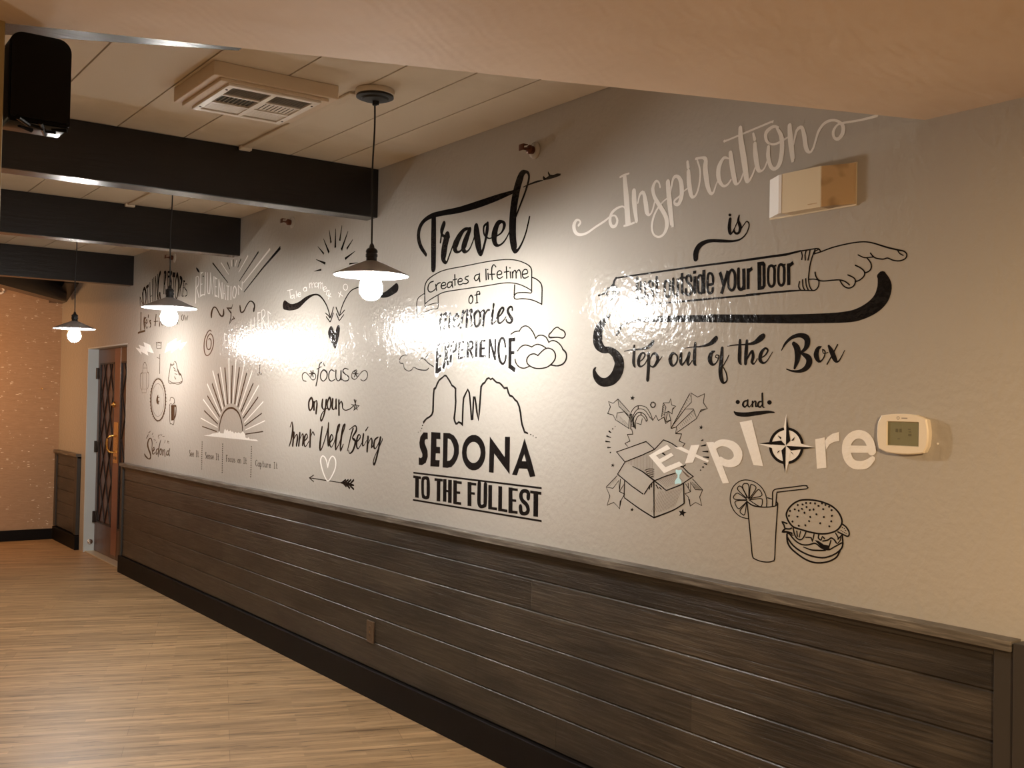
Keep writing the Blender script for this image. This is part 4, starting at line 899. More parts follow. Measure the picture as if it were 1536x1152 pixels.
T|open_box_drawing|black sketched open cardboard box with stars and a rainbow bursting out of it|wall drawing|
P||k|0|
l29745 13983 28 29901 14092 32 29625 14190 33 29770 14434 32 29471 14460 28 29535 14653 33
l29298 14883 24 29026 14828 25 28964 15060 33
l28542 15109 27 28399 14997 23 28237 15188 22 28103 14998 23 27822 15136 23 27727 14902 23 27463 15034 25 27435 14731 26 27165 14795 26 27201 14552 27 26903 14553 28 27021 14293 29 26732 14217 27 26840 14104 26
P|rainbow|k|0|
s29706 14670 34 29677 14998 34 29583 15280 31 29358 15485 26 29088 15535 23 28773 15477 25 28546 15267 29 28418 15042 31
s29527 14908 33 29443 15189 32 29265 15378 26 29040 15418 23 28814 15354 26 28642 15204 28 28542 15091 29
s29431 14725 43 29448 15034 42 29262 15248 33 29036 15283 29 28801 15177 35 28690 15005 42 28760 14958 33
s29316 14666 34 29331 14928 33 29213 15126 28 29034 15182 23 28875 15102 27 28761 14982 29
l29710 15215 24 29461 15173 23
l29695 15159 24 29445 15118 23
l29680 15104 24 29430 15062 23
l29664 15048 24 29415 15007 23
l29649 14992 24 29400 14951 23
l29634 14937 24 29385 14896 23
l29619 14881 24 29370 14841 23
l29604 14825 24 29355 14785 23
l29588 14770 24 29340 14730 23
l29200 15518 43 29198 15410 43
l29036 15283 42 29034 15182 42
l29572 15218 43 29590 14627 43
l29495 15064 42 29362 14680 42
P|shooting_star|k|0|
o30352 15772 27 30625 15605 24 30892 15673 30 30775 15466 36 30929 15209 34 30599 15151 27 30455 14955 25 30377 15241 28 29963 15289 34 30288 15501 27
l30343 15772 28 29665 15278 28
l30279 15489 27 29708 15147 27
l30417 14956 26 29659 14650 25
l29963 15289 28 29669 15060 28
l30284 15710 7 30252 15546 7
l30217 15653 7 30179 15490 7
l30149 15597 7 30107 15434 7
l30082 15541 7 30036 15379 7
l30015 15486 7 29964 15323 7
l29948 15430 7 29893 15268 7
l29881 15375 7 29821 15213 7
l29815 15320 7 29750 15158 7
l30352 15203 7 30321 14920 7
l30275 15158 7 30226 14888 7
l30198 15112 7 30131 14855 7
l30122 15066 7 30036 14823 7
l30045 15021 7 29941 14791 7
l29969 14975 7 29847 14759 7
l29894 14930 6 29754 14728 6
l29818 14885 6 29660 14696 6
P|shooting_star|k|0|
o26475 16015 23 26151 15871 21 25818 15988 24 25870 15674 29 25678 15473 28 25983 15422 24 26175 15121 22 26342 15452 24 26767 15445 29 26447 15689 25
l26535 15991 28 27436 14743 28
l26759 15440 26 27366 14843 27
l26341 15417 25 27198 14788 25
l26175 15121 23 27193 14567 24
p26018 15381 25709 15461 26040 15335
l26542 15945 5 26451 15852 5
l26605 15860 5 26514 15773 5
l26668 15775 5 26577 15693 5
l26731 15689 5 26640 15614 5
l26795 15603 4 26705 15587 4
l26859 15518 4 26768 15504 4
l26922 15431 4 26832 15421 4
l26987 15345 4 26896 15338 4
l27051 15258 4 26960 15254 4
l27115 15172 4 27024 15171 4
l27180 15085 4 27088 15087 4
l27244 14997 4 27153 15002 4
l27309 14910 4 27218 14918 4
l27374 14822 4 27283 14833 4
l26400 15369 5 26245 15236 5
l26472 15307 5 26328 15179 5
l26543 15245 5 26411 15122 5
l26615 15182 5 26495 15065 5
l26686 15119 5 26578 15007 5
l26758 15056 5 26662 14950 5
l26831 14993 6 26747 14892 6
l26903 14929 6 26831 14834 6
l26976 14865 6 26916 14776 6
l27049 14802 6 27002 14718 6
l27122 14737 6 27087 14659 6
P|shooting_star|k|0|
o27489 15804 30 27553 15658 24 27851 15652 27 27719 15491 31 27783 15275 28 27589 15350 22 27401 15258 23 27388 15430 29 27223 15539 30 27433 15578 22
l27859 15646 27 27942 15122 27
l27783 15275 27 27750 14952 23 27463 15043 26 27588 15344 26
l27639 15313 27 27716 14983 27
p27381 15472 27285 15491 27325 15422
l27917 15519 18 27806 15565 17
l27919 15453 17 27805 15499 17
l27922 15386 17 27803 15433 17
l27925 15320 17 27802 15367 17
l27928 15254 17 27800 15301 17
l27930 15188 17 27799 15236 17
P|shooting_star|k|0|
o30947 12362 24 30542 12341 25 30217 12668 25 30169 12247 33 29876 12174 34 30048 11953 32 30143 11600 24 30480 11809 24 30871 11667 32 30716 12030 33
l30928 12376 27 30316 12843 27
l30169 12247 29 29923 12532 29
l30124 12737 35 30161 12326 35
l30869 12352 5 30821 12339 5
l30804 12455 7 30754 12383 7
l30738 12511 7 30688 12426 7
l30672 12566 7 30622 12468 7
l30606 12622 7 30555 12511 7
l30541 12677 7 30490 12554 7
l30475 12732 7 30424 12596 7
l30410 12787 7 30358 12639 7
p30153 11637 30141 11889 30035 11973
P|shooting_star|k|0|
o26427 12868 27 26194 12625 24 25842 12640 27 25979 12389 29 25870 12097 25 26172 12182 21 26429 12027 24 26529 12343 29 26685 12441 27 26420 12538 22
l26342 12996 26 25842 12646 25
l26669 12798 28 26428 12543 27
l26548 12836 30 26524 12664 30
p26536 12279 26447 12263 26418 12048
l26364 12907 6 26214 12658 6
l26315 12882 6 26174 12655 6
l26267 12856 6 26135 12653 6
l26218 12831 6 26095 12650 6
l26170 12806 6 26055 12647 6
l26121 12780 6 26015 12644 6
l26073 12755 6 25976 12642 6
l26025 12730 5 25936 12639 5
P|carton|k|0|
l29883 13390 44 30372 13745 42 28742 14211 38 28274 13945 56 28909 13708 39 29883 13390 37
l28274 13945 37 27829 14301 36
s27829 14307 33 27445 14212 39 27116 14075 37
l29883 13390 41 30298 12895 42
l30299 12901 42 29469 12503 47 28847 12256 46
l28794 12254 50 28484 12622 45 28261 12804 40
s29450 13247 28 28984 13115 45 28624 12961 53 28260 12798 63
l28260 12792 39 27714 12991 38 27170 13146 31
l26936 13401 56 26824 13379 50
l26824 13384 39 26675 13469 39
l26812 13379 40 26556 13200 45 26303 13080 47 26913 12737 41 27638 12484 43 27919 12633 46 28247 12781 49
l29889 12703 48 29902 12065 48
s29882 12036 40 29040 11701 50 28255 11441 55
s28255 11441 56 27557 11694 49 27142 11866 47 26719 12100 44
l26771 12806 59 26719 12094 63
l28290 12772 63 28246 11448 45
P|hatching|b|0|
l29675 13427 10 29673 13318 10
l29593 13456 10 29589 13295 10
l29511 13482 10 29506 13278 10
l29429 13508 10 29423 13261 10
l29348 13534 10 29340 13244 10
l29266 13560 10 29258 13225 10
l29185 13589 10 29176 13202 10
l29105 13615 10 29094 13173 10
l29024 13641 10 29012 13144 10
l28944 13666 10 28931 13113 10
l28864 13692 10 28849 13075 10
l28784 13720 10 28768 13037 10
l28705 13745 10 28687 12997 10
l28626 13771 10 28606 12950 10
l28547 13796 10 28526 12904 10
l28468 13821 10 28445 12852 10
l28390 13849 10 28365 12797 10
l28000 12426 9 28395 11639 9
l27915 12433 9 28308 11647 9
l27829 12439 9 28221 11656 9
l27744 12446 9 28134 11664 9
l27659 12453 9 28048 11672 9
l27574 12445 9 27961 11665 9
l27490 12466 9 27876 11688 9
l27406 12487 8 27791 11714 9
l27323 12512 8 27707 11749 9
l27240 12533 8 27622 11783 8
l27157 12557 8 27539 11821 8
l27074 12578 8 27455 11855 8
l26992 12599 8 27372 11889 8
l26910 12623 8 27289 11923 8
l26829 12643 8 27206 11957 8
l28118 12850 8 27633 12604 8
l28045 12873 8 27561 12627 8
l27973 12899 8 27490 12653 7
l27900 12922 8 27419 12676 7
l27828 12945 8 27348 12699 7
l27756 12968 8 27277 12722 7
l27684 12990 8 27207 12745 7
l27612 13013 7 27137 12768 7
l27541 13036 7 27067 12790 7
l27469 13058 7 26997 12813 7
l27398 13084 7 26927 12838 7
l27328 13106 7 26858 12861 7
l27257 13128 7 26789 12883 7
l26926 13323 8 26593 13051 8
l26867 13285 8 26536 13038 8
l26809 13248 8 26479 13024 8
l26751 13210 7 26422 13011 7
l26693 13173 7 26366 12997 7
P|shading|k|0|
s28784 13140 26 28542 13210 26 28287 13207 26
s28720 13077 26 28505 13142 26 28286 13138 26
s28656 13014 26 28468 13075 26 28284 13068 26
s28593 12951 26 28431 13007 25 28282 12999 26
s28530 12889 26 28395 12940 25 28281 12930 26
l28484 12637 45 28524 12452 45
l28389 12674 45 28416 12536 45
l28179 12659 41 28046 12519 41
l28004 12582 37 27873 12502 37
P|handle|k|0|
s27925 13838 33 27817 13807 60 27723 13761 42
P|motion_mark|k|0|
q30454 14721 30461 14709 30477 14704 30494 14708 30502 14719 30495 14730 30478 14736 30461 14731
P|motion_mark|k|0|
q30581 14622 30591 14603 30618 14595 30646 14602 30657 14620 30647 14638 30620 14646 30592 14640
P|motion_mark|k|0|
q30687 13710 30699 13689 30730 13679 30761 13686 30774 13706 30762 13727 30731 13737 30700 13730
P|motion_mark|k|0|
q25792 13439 25804 13416 25835 13405 25865 13412 25878 13434 25866 13457 25836 13468 25805 13461
P|motion_mark|k|0|
q25919 13325 25928 13308 25950 13300 25973 13306 25982 13321 25974 13338 25951 13346 25929 13341
P|motion_mark|k|0|
l30848 14531 79 30692 14466 30
P|motion_mark|k|0|
l30979 14338 68 30711 14281 25
P|motion_mark|k|0|
l31032 14128 66 30750 14111 24
P|motion_mark|k|0|
l30919 13890 65 30706 13900 24
P|motion_mark|k|0|
l25949 14350 31 25843 14382 54
P|motion_mark|k|0|
l25957 14162 24 25718 14207 64
P|motion_mark|k|0|
l25878 13976 24 25597 13987 64
P|motion_mark|k|0|
l25850 13794 24 25562 13786 70
P|motion_mark|k|0|
l25807 13567 25 25650 13542 54
T|star_drawing|small solid black star above the rainbow of the sketched carton|wall drawing|small solid stars round the open box
P||k|0|
p29503 15913 29483 15844 29382 15830 29472 15796 29460 15726 29536 15774 29631 15745 29588 15809 29658 15861 29555 15853
T|star_drawing|small solid black star below the bigger shooting star, above the x of Explore|wall drawing|small solid stars round the open box
P||k|0|
p25941 14892 25925 14837 25850 14827 25917 14798 25908 14741 25966 14779 26037 14754 26004 14806 26057 14847 25979 14842
T|star_drawing|small solid black star beside the left flap of the sketched carton|wall drawing|small solid stars round the open box
P||k|0|
p30559 13306 30541 13250 30456 13243 30532 13211 30522 13153 30587 13190 30667 13162 30630 13216 30690 13256 30602 13254
T|star_drawing|tiny solid black star under the left bottom edge of the sketched carton|wall drawing|small solid stars round the open box
P||k|0|
p29430 11700 29414 11651 29339 11646 29406 11615 29398 11564 29455 11595 29525 11567 29493 11617 29545 11652 29468 11652
T|star_drawing|biggest of the five solid black stars, under the right bottom edge of the carton|wall drawing|small solid stars round the open box
P||k|0|
p26776 11908 26746 11806 26600 11796 26730 11733 26713 11628 26823 11691 26960 11635 26897 11738 26999 11809 26850 11809
T|ring_drawing|tiny dotted black ring above the burst of the open box|wall drawing|
P||k|0|
l28273 15575 67 28278 15544 67
l28284 15533 59 28307 15507 59
l28318 15498 51 28353 15483 51
l28369 15479 47 28409 15476 47
l28426 15478 49 28463 15489 49
l28477 15496 56 28505 15519 56
l28513 15530 65 28526 15559 65
l28527 15572 67 28521 15603 67
l28515 15614 60 28492 15640 60
l28481 15648 51 28445 15664 51
l28430 15668 47 28389 15670 47
l28373 15668 49 28336 15657 49
l28322 15650 56 28294 15628 56
l28286 15617 65 28274 15587 65
T|hourglass_drawing|pale cyan hourglass shape on the right flap of the open box|wall drawing|
P||c|1|
q27160 13264 27015 13256 26876 13288 26874 13200 27011 13073 27162 13164
q27038 13007 26875 12871 26897 12782 27046 12777 27186 12743 27197 12855
l27015 13082 100 27026 12993 100
T|explore_lettering|large white letters of Explore on the wall, with a compass as its o|wall lettering|
P|letter|w|2|
p28569 13699 27623 14139 27437 14000 28187 13718 28011 13600 27408 13857 27282 13764 27900 13467 27689 13322 26994 13568 26796 13455 27756 13095
P|letter|w|2|
p27245 14052 26897 14092 25544 13678 25616 13608
p26427 14168 26008 14210 26321 13562 26712 13516
P|letter|w|2|
p25700 14307 25354 14330 24612 12969 24906 12933
s25351 14160 228 25073 14297 232 24756 14310 246 24441 14214 318 24244 14005 387 24279 13784 354 24508 13646 273 24782 13637 248 25021 13730 231
P|letter|w|2|
p24187 15037 23659 15125 23143 13627 23557 13637
P|letter|w|2|
p21081 14585 20722 14658 20642 13726 21000 13672
p20710 14551 20609 14675 20433 14780 20196 14841 20185 14566 20366 14533 20541 14451 20661 14286
P|letter|w|2|
l19875 14335 215 18893 14367 210
s19035 14322 287 19085 14538 289 19238 14727 271 19481 14796 255 19725 14720 267 19893 14531 300 19927 14293 313 19855 14061 305 19682 13901 271 19437 13870 254 19196 13928 245 18996 14086 166
T|compass_drawing|black and white compass rose that stands for the o of Explore|wall drawing|
P|dial|w|2|white compass dial
p21596 14363 21609 14247 21651 14135 21721 14033 21815 13945 21928 13877 22056 13831 22192 13810 22329 13816 22461 13848 22580 13905 22680 13984 22757 14081 22806 14192 22824 14310 22810 14430 22766 14545 22692 14649 22594 14736 22477 14804 22347 14847 22210 14864 22073 14855 21944 14820 21828 14762 21732 14682 21659 14586 21613 14478
P|ring|k|3|black compass ring
s22143 14880 88 22039 14866 88 21941 14839 90 21849 14798 93 21768 14746 96 21698 14682 99 21642 14609 102 21600 14530 104 21574 14445 105
s21565 14343 105 21576 14254 104 21604 14167 102 21647 14084 99 21706 14008 95 21779 13941 92 21863 13884 90 21957 13839 88 22058 13808 87
s22236 13787 88 22345 13795 89 22451 13819 91 22549 13858 95 22638 13911 99 22715 13977 103 22777 14053 108 22822 14138 111 22848 14229 112
s22855 14345 112 22839 14439 110 22805 14530 107 22753 14614 103 22685 14691 98 22603 14757 95 22509 14810 91 22407 14849 89 22300 14873 88
P|point|w|4|white halves of the compass star
p22215 15353 22336 14849 22358 14514 22215 14336
p21076 14326 21648 14432 22008 14450 22215 14336
p22224 13431 22108 13804 22031 14195 22215 14336
p23364 14353 22815 14243 22416 14216 22215 14336
P|point|k|5|black halves of the compass star
p22210 15303 22121 14939 22037 14499 22215 14353
p21073 14326 22004 14191 22201 14334
p22220 13437 22317 13792 22394 14178 22218 14325
p23364 14356 22410 14495 22229 14347
p22555 14652 22409 14596 22422 14523
p21860 14644 21906 14518 22009 14500
p22562 14070 22437 14176 22535 14149
p21898 14042 22017 14146 21975 14143
T|drink_drawing|black outlined tall glass with a bent straw and lemon slice beside the burger|wall drawing|
P||k|0|
s23820 12413 50 23700 11634 50 23605 10986 50 23551 10650 50 23456 10562 42 23161 10516 38 22871 10535 37 22693 10592 37 22623 10671 46 22598 11246 47 22562 11864 47 22526 12398 47 22534 12467 47 22585 12519 45
s23835 12420 45 23563 12306 49 23194 12288 38 22903 12314 37 22618 12376 34 22530 12448 34
l22963 12613 36 22750 12580 36
P|lemon_slice|k|0|
s23760 11852 30 24083 11883 32 24354 12032 36 24533 12278 40 24558 12540 39 24447 12841 35 24181 13049 31 23879 13128 30 23541 13095 31 23243 12959 34 23056 12747 37 22980 12527 38 22987 12318 37
c23837 12535 34 24195 12743 35 24242 12827 39 24186 12895 30 24083 12891 34 23966 12761 37
c23785 12551 37 24006 12845 38 23997 12967 35 23876 13010 30 23755 12950 39 23748 12577 39
c23717 12562 38 23687 12926 38 23621 12994 30 23456 12938 36 23469 12828 35 23698 12547 34
c23660 12521 33 23405 12805 32 23295 12842 31 23194 12730 38 23229 12642 30 23642 12534 29
c23671 12483 29 23235 12562 29 23161 12498 38 23187 12334 33 23304 12306 31 23697 12461 32
c23866 12469 30 24362 12445 31 24403 12546 37 24270 12656 30 24154 12636 32 23874 12509 33
c23866 12446 30 24315 12385 31 24300 12235 39 24183 12141 31 24089 12196 32 23846 12396 32
c23845 12373 33 24117 12083 36 24047 11988 34 23910 11978 35 23841 12353 38
P|straw|k|0|
s22742 12365 48 22740 12604 48 22740 12800 47 22691 12874 40 22585 12924 37 22067 13014 37 21454 13120 36 21369 13085 43 21385 13024 36 21927 12931 36 22484 12834 37 22565 12797 45 22586 12589 47 22600 12386 47
T|burger_drawing|black outlined hamburger with a sesame seed bun, at the right of the tall glass|wall drawing|
P|bun_top|k|0|
c22168 12104 65 22134 12262 61 21958 12465 55 21686 12621 52 21390 12679 52 21044 12686 52 20729 12649 53 20419 12559 55 20188 12401 58 20072 12223 61 20057 12077 58 20155 11920 53 20305 11809 50 20560 11717 50 20870 11672 51 21240 11685 53 21617 11731 54 21891 11779 57 22064 11915 62
l21752 12506 47 21725 12486 73 21697 12464 43
l21571 12524 42 21535 12518 65 21497 12513 38
l21415 12603 50 21402 12576 77 21388 12546 45
l21270 12574 41 21236 12588 63 21199 12604 37
l21035 12620 44 21056 12595 68 21079 12567 40
l20960 12528 41 20923 12529 62 20884 12531 36
l20820 12637 46 20794 12618 70 20768 12597 41
l20702 12585 41 20669 12580 63 20632 12574 37
l20542 12565 49 20529 12539 74 20515 12510 43
l20470 12427 40 20437 12441 61 20402 12457 36
l22002 12298 46 22023 12272 70 22048 12243 41
l21878 12336 42 21840 12337 63 21799 12339 37
l21709 12328 47 21681 12308 73 21653 12287 43
l21590 12382 42 21555 12377 65 21517 12372 38
l21395 12478 50 21381 12451 77 21367 12422 45
l21291 12355 41 21256 12370 62 21219 12386 37
l21090 12426 44 21111 12400 68 21134 12372 40
l20783 12443 40 20747 12444 62 20708 12446 36
l21486 12283 47 21458 12264 72 21431 12242 42
l21032 12265 42 20998 12260 64 20961 12255 37
l20731 12232 49 20717 12206 75 20704 12177 44
l20455 12255 40 20422 12269 61 20386 12285 36
l22041 12140 46 22062 12114 70 22087 12085 41
l21770 12116 41 21732 12117 63 21691 12119 37
l21261 12176 47 21234 12157 72 21207 12136 42
l21312 12028 42 21277 12023 64 21240 12018 38
l20868 12026 49 20855 12000 76 20841 11971 44
l20475 12087 40 20442 12101 61 20407 12118 36
l21900 11971 46 21921 11945 70 21946 11916 41
l21711 11833 41 21673 11835 63 21632 11837 37
l21444 11898 47 21417 11879 72 21390 11858 42
l20545 11944 41 20512 11939 63 20476 11934 37
P|bun_bottom|k|0|
s22135 11510 70 22115 11291 70 21990 11108 65 21713 10945 61 21386 10813 58 21066 10762 54 20752 10797 52 20444 10897 52 20217 11049 54 20107 11248 57
s22106 11403 64 21909 11206 61 21633 11064 57 21281 10967 54 20911 10939 51 20600 10983 50 20244 11151 50 20021 11389 57 20039 11743 60
P|filling|k|0|
s22039 11543 54 21829 11369 52 21582 11266 48 21313 11277 45 21023 11359 46 20811 11251 48 20526 11222 44 20323 11331 44 20043 11491 43
s21486 11191 29 21178 11137 46 20862 11159 49 20642 11191 40
s22141 11859 52 22332 11888 52 22252 11785 63 22217 11696 55 22027 11698 50 21959 11732 50
s22222 11673 60 22310 11579 66 22137 11592 56 21937 11572 56
s22136 11565 40 21997 11525 39 21886 11516 38
s21890 11735 52 21832 11544 52 21721 11425 47 21584 11408 41 21478 11496 45 21394 11658 47
l21752 11673 47 21716 11487 47
l21597 11683 39 21651 11468 39
s21397 11501 39 21184 11512 42 21142 11405 41 21080 11627 45
s20896 11648 48 20915 11539 50 20815 11482 40 20765 11598 40 20686 11543 46
p21051 11454 20919 11452 20709 11359 20502 11352 20487 11201 20812 11268
s20750 11461 44 20556 11516 44 20442 11592 44 20327 11553 50 20244 11463 52
l20441 11529 46 20512 11309 46
s20279 11759 43 20176 11623 43 20200 11567 36 20071 11708 37
s20198 11452 33 20099 11569 34 20088 11654 37
s20031 12055 48 19905 11988 50 19797 11854 52 19790 11750 49 19851 11706 44 20002 11747 46 20191 11802 47
q20010 11956 20015 11944 20030 11937 20044 11941 20050 11952 20044 11965 20030 11971 20016 11968
q19947 11931 19952 11919 19967 11913 19981 11916 19987 11927 19981 11940 19967 11946 19953 11943
q19904 11880 19909 11867 19923 11861 19938 11864 19944 11875 19938 11888 19924 11894 19910 11891
q20061 11863 20066 11852 20078 11846 20091 11849 20096 11859 20091 11870 20079 11875 20066 11872
q19998 11832 20003 11821 20015 11815 20027 11818 20033 11828 20028 11839 20016 11844 20003 11841
q19935 11813 19940 11803 19952 11797 19965 11800 19970 11810 19965 11820 19953 11826 19941 11823
q19880 11786 19885 11775 19897 11770 19909 11773 19915 11782 19910 11793 19898 11799 19885 11796
T|focus_lettering|thin black lettering focus between two flowered curls|wall lettering|
P||k|0|
s58498 16638 48 58955 16718 68 59099 17013 100 58707 17177 46 58195 17002 58 57648 16724 49 57249 16796 71 57225 17006 84 57547 17146 46 57842 17051 56
s52041 17227 49 52491 17093 68 52555 16811 75 52168 16702 43 51798 16873 57 51405 17106 51 50995 17176 43 50723 17000 83 50827 16725 65 51190 16617 42 51491 16696 46
l57720 17088 53 57334 17083 53
l57720 17088 93 57516 16889 92
l57720 17088 99 57904 16893 99
l57720 17088 53 58110 17093 53
l57720 17088 93 57925 17288 93
l57720 17088 99 57537 17282 98
l52107 17017 49 51775 17013 49
l52107 17017 83 51932 16833 82
l52107 17017 88 52265 16836 88
l52107 17017 49 52442 17021 49
l52107 17017 83 52283 17202 83
l52107 17017 88 51949 17197 87
s56052 17541 89 56316 17725 63 56654 17672 102 56825 17301 133 56953 16778 134 57124 16389 130
l57103 17343 50 56456 17482 50
c56124 17290 81 56506 17110 113 56525 16812 116 56176 16638 59 55763 16805 104 55694 17099 132
s54757 17182 62 55171 17275 63 55442 17059 123 55427 16765 108 55090 16630 59 54653 16729 65
s54547 17229 130 54528 16830 119 54277 16646 59 53961 16752 111 53902 17184 127
l53904 17220 127 53845 16665 127
s53025 17271 58 53435 17334 60 53664 17180 122 53340 16997 72 52943 16850 96 53011 16659 72 53480 16633 58 53753 16722 66
T|on_your_lettering|black brush script words on your ending in a scribbled star, below focus|wall lettering|
P||k|0|
c57733 15649 144 58058 15419 195 58038 15039 197 57819 14913 96 57565 15121 189 57529 15438 210
l57355 15463 210 57325 14898 209
s57345 15274 99 57077 15487 77 56947 15316 207 57040 14768 205
s56204 15524 202 56254 15175 210 56008 14993 67 55799 15181 121 55731 15499 197
s55715 15514 212 55883 14847 187 56230 14359 129 56421 14437 152 56167 14805 81 55511 15111 58
c55322 15663 149 55574 15367 178 55492 15074 148 55256 15004 115 55106 15299 179 55153 15577 179
s54874 15579 196 54918 15155 206 54698 14998 60 54481 15219 120 54449 15553 193
l54451 15582 178 54406 15003 177
s54093 15512 192 54039 14734 192
s54064 15238 98 53819 15471 76 53637 15315 155 53595 15101 81 53244 14985 50 52673 15078 56 52223 15275 62
l52238 15598 103 51818 15042 91 52531 15327 97 51618 15254 93 52211 15015 90 51994 15579 115
T|inner_well_being_lettering|large black handwritten words Inner Well Being above the white heart|wall lettering|
P||k|0|
s60699 13839 88 60430 14128 103 60292 13678 244 60503 13045 172 60786 12641 80
s60111 13466 239 60259 12727 221
s60200 13018 78 59734 13401 79 59574 13197 222 59699 12751 196
s59257 13479 217 59366 12765 199
s59343 13028 81 58891 13460 85 58735 13266 217 58820 12819 195
s58648 13002 65 58160 13287 118 58295 13481 78 58538 13312 187 58627 12949 213 58399 12730 71 57935 13068 70
s57756 13711 212 57777 12772 212
s57766 13241 84 57435 13630 85 57216 13472 110
s56192 13952 165 56318 13429 217 56420 12742 238 56212 12677 104 55801 13226 101 55402 13938 103
s55349 14196 149 55382 13536 199 55319 12937 158 55034 13183 70
s55095 13093 67 54747 13354 120 54889 13567 75 55110 13384 177 55159 13046 189 54902 12846 68 54543 13166 70
s54544 13188 82 54061 13869 96 53915 14147 114 54148 14011 174 54354 13282 222 54361 12761 142 54049 12970 62
s54018 12993 80 53423 13818 95 53251 14165 121 53496 14030 170 53715 13307 217 53750 12718 129 53419 13068 73
s52902 12736 71 52482 13636 125 52269 13981 146
s52726 13910 50 52049 14155 70 51872 13923 169 52322 13487 120 51979 13304 180 52199 12818 155 52602 12602 64 52749 12764 76
s51884 13210 59 51390 13535 100 51546 13682 70 51747 13508 165 51818 13087 178 51600 12915 66 51227 13223 63
s51042 13700 173 51136 13185 176 50957 13123 50 50676 13389 55
s50788 13929 91 50534 14115 60
s50510 13581 187 50578 12824 173
s50562 13120 68 50190 13524 76 50039 13367 169 50083 13052 113 49833 13219 47
s49370 13622 74 49730 13460 134 49829 13117 169 49639 13010 64 49274 13343 91 49160 13603 103
s49118 13605 173 49351 12869 156 49688 12203 137 49847 12248 114 49692 12595 70 48970 13409 68 48894 13573 51
T|heart_drawing|thin white outlined heart on the shaft of the black arrow|wall drawing|
P||w|1|
s55323 11693 136 55577 12118 115 56006 12295 67 56281 12036 151 56089 11588 136 55695 11134 116 55283 10891 67 54866 11117 101 54371 11655 128 54329 12113 137 54697 12340 66 55081 12145 111 55323 11693 132
T|arrow_drawing|thin black feathered arrow pointing left below the white heart|wall drawing|
P||k|0|
l57750 10899 53 53599 10909 50
l57163 11104 60 57750 10899 124 57143 10708 66
P|fletching|k|0|
s53631 10914 87 52815 10902 187 52047 10880 85
s53443 10949 82 53042 11105 114
s53190 10924 85 52733 11126 118
s52878 10918 86 52410 11142 120
s52537 10901 90 52076 11158 126
s53410 10923 92 52963 10756 129
s53033 10907 96 52543 10696 133
s52660 10892 91 52053 10670 126
T|sunburst_drawing|black tapered rays in a half circle behind the nearest hanging lamp|wall drawing|
P|ray|k|0|
l57717 23196 24 56762 23206 116
P|ray|k|0|
l57525 23884 24 56232 23515 155
P|ray|k|0|
l57319 24635 29 56466 24106 126
P|ray|k|0|
l56562 25001 38 55791 24109 186
P|ray|k|0|
l55823 25419 46 55551 24646 168
P|ray|k|0|
l54995 25405 49 54974 24301 213
P|ray|k|0|
l54190 25486 49 54422 24641 179
P|ray|k|0|
l53409 25063 43 54186 24084 218
P|ray|k|0|
l52793 24524 35 53519 24069 152
P|ray|k|0|
l52484 23835 26 53714 23527 161
P|ray|k|0|
l52088 23151 21 53164 23193 94
T|ribbon_arrow_drawing|black ribbon arrow curving in from the left to point at the dark heart|wall drawing|
P||k|0|
s61950 21461 597 61009 21257 411 59879 21309 392 58795 21623 259 57733 21791 109 56855 21652 105 55974 21068 106 55438 20355 107
s56086 20607 61 55692 20443 71 55402 20309 94 55050 20861 105
s55974 20385 71 55628 20174 75 55391 20087 92 55050 20531 101
T|ribbon_arrow_drawing|black ribbon arrow curving in from the right behind the nearest hanging lamp|wall drawing|
P||k|0|
s47776 21422 496 48415 21239 420 48960 21145 307 49590 21178 205 50531 21454 146 51424 21759 98 52175 21770 60 52935 21637 76 53542 21253 98 53995 20779 99 54230 20359 105
s54706 20839 87 54432 20530 95 54230 20359 62 53637 20612 69
s54656 20471 83 54418 20239 96 54264 20071 66 53721 20373 75
T|heart_drawing|small dark speckled heart below the two ribbon arrow tips|wall drawing|
P||k|0|
q55328 19812 55040 19651 54831 19400 54646 19611 54429 19804 54168 19733 54210 19286 54413 18823 54688 18476 55060 18737 55509 19121 55678 19497
T|take_a_moment_lettering|small white arched words Take a moment to above the ribbon arrows|wall lettering|
P|word|w|0|
l61224 22366 92 61078 21816 92
l61647 22335 41 60763 22346 41
s60574 22001 40 60951 21949 59 60905 21803 39 60622 21846 60 60557 22031 44 60467 21772 79
l60266 22229 80 60130 21796 79
l59882 22043 46 60176 21956 74 59757 21800 40
s59914 21952 37 59581 21974 59 59699 22092 35 59954 22002 79 59833 21837 38 59502 21859 37
P|word|w|0|
c59014 22334 59 59192 22247 91 59075 22107 41 58786 22138 65 58794 22293 90
l58741 22312 80 58711 22079 80
P|word|w|0|
l58395 22568 76 58288 22230 76
s58335 22448 48 58090 22543 46 57967 22228 73
s57977 22419 48 57735 22513 42 57579 22220 69
c57149 22337 78 57211 22251 57 57369 22226 38 57533 22277 51 57605 22374 88 57542 22460 58 57383 22484 38 57220 22433 40
l57105 22484 78 57086 22120 78
s57081 22361 47 56827 22461 51 56775 22111 76
s56786 22322 43 56550 22393 53 56499 22059 75
s56394 22006 36 56023 22037 56 56165 22167 33 56431 22069 76 56268 21877 38 55983 21900 36
l55884 21952 72 56037 21652 72
s55946 21845 37 55647 21889 62 55765 21572 74
l55472 21713 65 55755 21379 65
l55901 21619 34 55295 21479 34
P|word|w|0|
l54488 21683 42 53866 21420 42
l54120 21728 73 54345 21397 73
c53306 21895 73 53378 21779 55 53565 21743 36 53758 21808 50 53843 21938 79 53770 22054 56 53582 22090 36 53390 22024 39
T|rejuvenation_lettering|tall thin white capitals REJUVENATION under the upper rays|wall lettering|
P||w|0|
l78572 24691 171 78519 22660 171
s78572 24681 60 78125 24678 72 77907 24413 165 78031 24015 139 78449 23838 96
